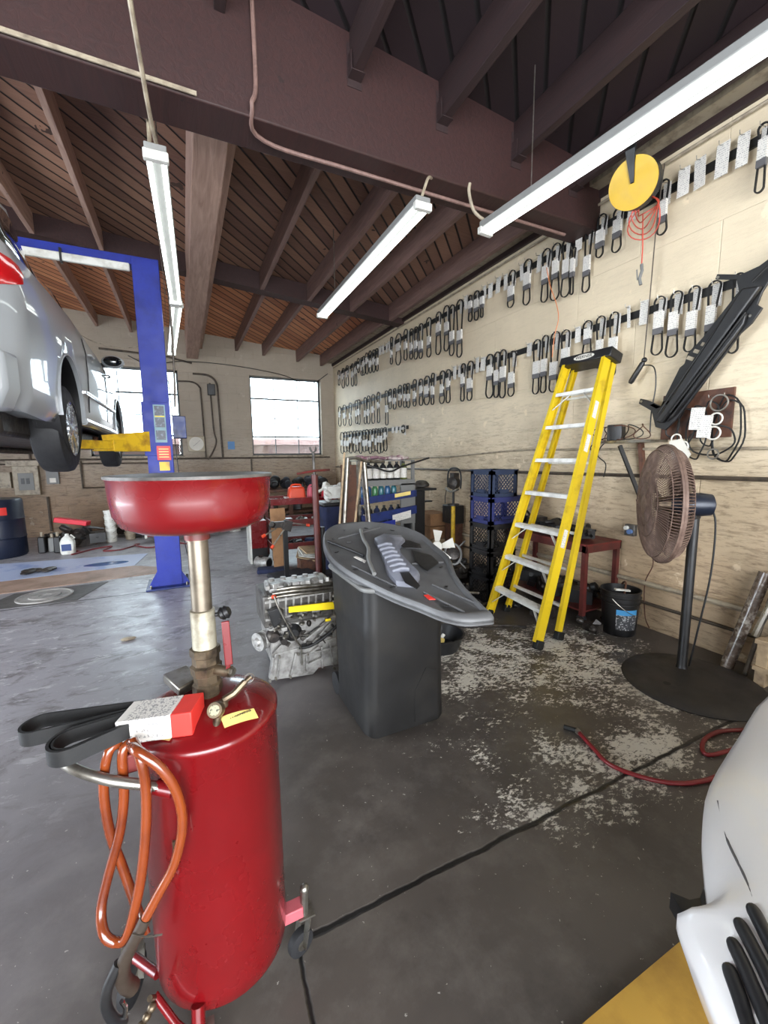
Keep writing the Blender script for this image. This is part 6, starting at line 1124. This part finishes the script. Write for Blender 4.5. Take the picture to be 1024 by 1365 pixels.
for k, (x, y, h, mt_, lb) in enumerate(((-2.2, 8.55, .34, 'black', 'black jug on the floor nearest the dark blue drum'), (-2.08, 8.6, .30, 'greytrim', 'grey jug on the floor second from the drum'), (-1.97, 8.45, .34, 'black', 'black jug on the floor just left of the white jug'))):
    t_ = thing('jug', lb, 'jug', (x, y, 0)); MB().box((x, y, h*.4), (.11, .16, h*.8), tap=.85).build('body', M[mt_], t_, bev=.02); MB().cyl((x, y, h*.78), (x, y, h), .022).build('neck', M['pipe'], t_)
t_ = thing('jug', 'white plastic jug with blue label on the floor beside the black ones', 'jug', (-1.80, 8.25, 0))
MB().loft([rrect(-1.80, 8.25, a, a*.8, .03, z, 4) for z, a in ((0, .17), (.03, .19), (.2, .19), (.26, .14), (.3, .06), (.33, .05))]).build('body', M['white'], t_); MB().bb((-1.87, 8.168, .06), (-1.74, 8.172, .17)).build('label', mat('navy_label', (40, 60, 110), .5), t_); MB().tube([(-1.76, 8.25, .2), (-1.70, 8.25, .26), (-1.75, 8.25, .31)], .014, 8).build('handle', M['white'], t_)
for k, (x, y, s_) in enumerate(((-1.80, 8.95, .46), (-1.5, 8.95, .34), (-1.95, 9.1, .3), (-.9, 9.4, .28), (-.6, 9.6, .3), (-2.2, 9.2, .3), (-1.2, 9.7, .3))): one(lump(180+k, (x, y, 0), s_, 12), 'old_engine_part', M['black' if k % 2 else 'greasy'], ['greasy gearbox case under the red tray by the back wall', 'black pump between gearbox and white tub stack', 'dark part behind the jugs', 'dark part right of the short tub stack', 'black part behind the blue post', 'greasy part between drum and jugs at the wall', 'black part at the wall behind the tub stacks'][k], 'car part')
one(MB().prism([(-2.08, 8.75, .47), (-1.62, 8.75, .37), (-1.6, 9.0, .35), (-2.06, 9.0, .45)], (.02, 0, .08)), 'red_tray', M['redp'], 'red plastic tray lying aslant on the greasy parts by the back wall', 'tray', bev=.01)
gb = one(MB().bb((-1.25, 9.85, 0), (-.95, 10.2, .5)), 'grey_box', M['greytrim'], 'grey box at the back wall behind the tub stacks', 'box', bev=.01)
tag(one(MB().tube([(-1.9+.14*k+.12*sin(k*2.1), 8.3+.25*cos(k*1.7), .015) for k in range(14)], .012, 7, smooth=5), 'red_air_hose', M['redhose'], 'red hose lying in loops on the floor before the back wall', 'hose'))
ep = thing('electrical_panel', 'pale metal electrical panel on the back wall at the left edge', 'electrical panel', (-2.75, YB, .85))
MB().bb((-2.98, YB-.12, .85), (-2.58, YB, 1.42)).build('cabinet', M['pipe'], ep, bev=.01); MB().bb((-2.9, YB-.13, .95), (-2.66, YB-.12, 1.28)).build('door', M['greytrim'], ep, bev=.004)
for x in (-2.83, -2.75): MB().bb((x-.025, YB-.14, 1.07), (x+.025, YB-.13, 1.18)).build('switch', M['black'], ep)
MB().bb((-3.05, YB-.16, 1.42), (-2.55, YB, 1.52)).build('hood', M['pipe'], ep)
wo = thing('wall_outlet', 'small metal outlet box with white socket on the back wall right of the panel', 'outlet', (-2.4, YB, 1.1)); MB().bb((-2.48, YB-.05, 1.05), (-2.28, YB, 1.35)).build('box', M['greytrim'], wo); MB().bb((-2.43, YB-.056, 1.08), (-2.33, YB-.05, 1.17)).build('socket_face', M['paper'], wo)
one(MB().bb((-3.6, YB-.1, 1.0), (-3.02, YB, 1.3)), 'duct_box', M['pipe'], 'grey wall duct left of the electrical panel', 'duct')
pipe([(-1.9, YB-.03, 1.5), (-1.9, YB-.03, .95), (-1.45, YB-.03, .95), (-1.45, YB-.03, .1)], .022, 'bent dark pipe low on the back wall under the raised car', 'pipe_dark')
pipe([(-2.5, YB-.03, .8), (-2.5, YB-.03, .1)], .022, 'dark vertical pipe on the back wall beside the blue drum', 'pipe_dark')
pipe([(XL+1, YB-.03, 1.46), (-.4, YB-.03, 1.44)], .015, 'second thin pipe along the back wall behind the raised car', 'pipe_dark')
pipe([(-2.7, YB-.03, 1.52), (-2.7, YB-.03, 2.0)], .02, 'vertical pipe rising from the electrical panel', 'pipe_dark')
pipe([(-1.4, YB-.03, 3.75), (-.2, YB-.03, 3.7), (.3, YB-.03, 3.6)], .02, 'horizontal conduit high on the back wall above the left window', 'pipe_dark')
# sheets on the floor under the lift
one(MB().prism([(-2.9, 7.9, .001), (-.62, 7.62, .001), (-.74, 6.82, .001), (-2.9, 6.62, .001)], (0, 0, .005)), 'floor_sheet', mat('pale_blue_sheet', (176, 186, 214), .35, 0, (130, 150, 200), 2.2, (.55, .62)), 'pale blue-white plastic sheet on the floor under the lift', 'sheet')
one(MB().prism([(-2.9, 6.6, .001), (-.75, 6.8, .001), (-.42, 6.55, .001), (-.42, 6.2, .001), (-2.9, 5.95, .001)], (0, 0, .006)), 'cardboard_strip', mat('pinkish_board', (172, 142, 124), .6, 0, (130, 104, 88), 3), 'pinkish brown hardboard strip on the floor in front of the pale sheet', 'board')
m = MB(); m.prism([(-1.12+.28*cos(2*pi*k/30), 7.12+.12*sin(2*pi*k/30), .006) for k in range(30)], (0, 0, .001)); one(m, 'fluid_puddle', mat('blue_fluid_puddle', (50, 100, 160), .15), 'blue fluid puddle on the pale sheet under the lift', 'puddle')
m = MB(); rr = random.Random(6)
for k in range(8): m.ball((-1.86+rr.uniform(-.15, .15), 7.0+rr.uniform(-.08, .08), .03), (rr.uniform(.06, .12), .06, .025), 8, 5, (0, 0, rr.uniform(0, 3)))
one(m, 'crumpled_rag', M['greasy'], 'dark crumpled rag on the pale sheet under the lift', 'rag')
mh = thing('manhole_cover', 'round iron cover in a square patch of floor before the hardboard', 'manhole cover', (-1.5, 5.7, 0))
MB().prism([(-2.05, 5.42, .0005), (-1.15, 5.38, .0005), (-.95, 6.05, .0005), (-1.85, 5.98, .0005)], (0, 0, .003)).build('concrete_patch', mat('dark_patch', (78, 74, 72), .6, 0, (60, 57, 55), 6), mh)
MB().lath([(.26, .0036), (.26, .016), (.24, .018), (.23, .009), (.15, .009), (.14, .018), (.06, .018), (.05, .009), (.01, .009)], (-1.5, 5.7, 0), (-1.5, 5.7, 1), 40).build('cover', mat('worn_iron', (150, 146, 142), .5, 0, (104, 100, 98), 9), mh)
one(MB().ball((-.52, 3.95, .012), (.06, .04, .012), 10, 6), 'plaster_lump', M['pipe'], 'small whitish lump stuck on the open floor left of the drain pipe', 'lump')
one(MB().tube([(-2.3, 5.75, 4.15), (-1.6, 9.0, 3.75), (-1.1, 9.4, 3.6), (-.6, 9.0, 3.55), (-.15, 8.6, 3.75)], .009, 6, smooth=6), 'power_cable', M['pipe'], 'pale cable looping under the ceiling behind the lift crossbar', 'cable')
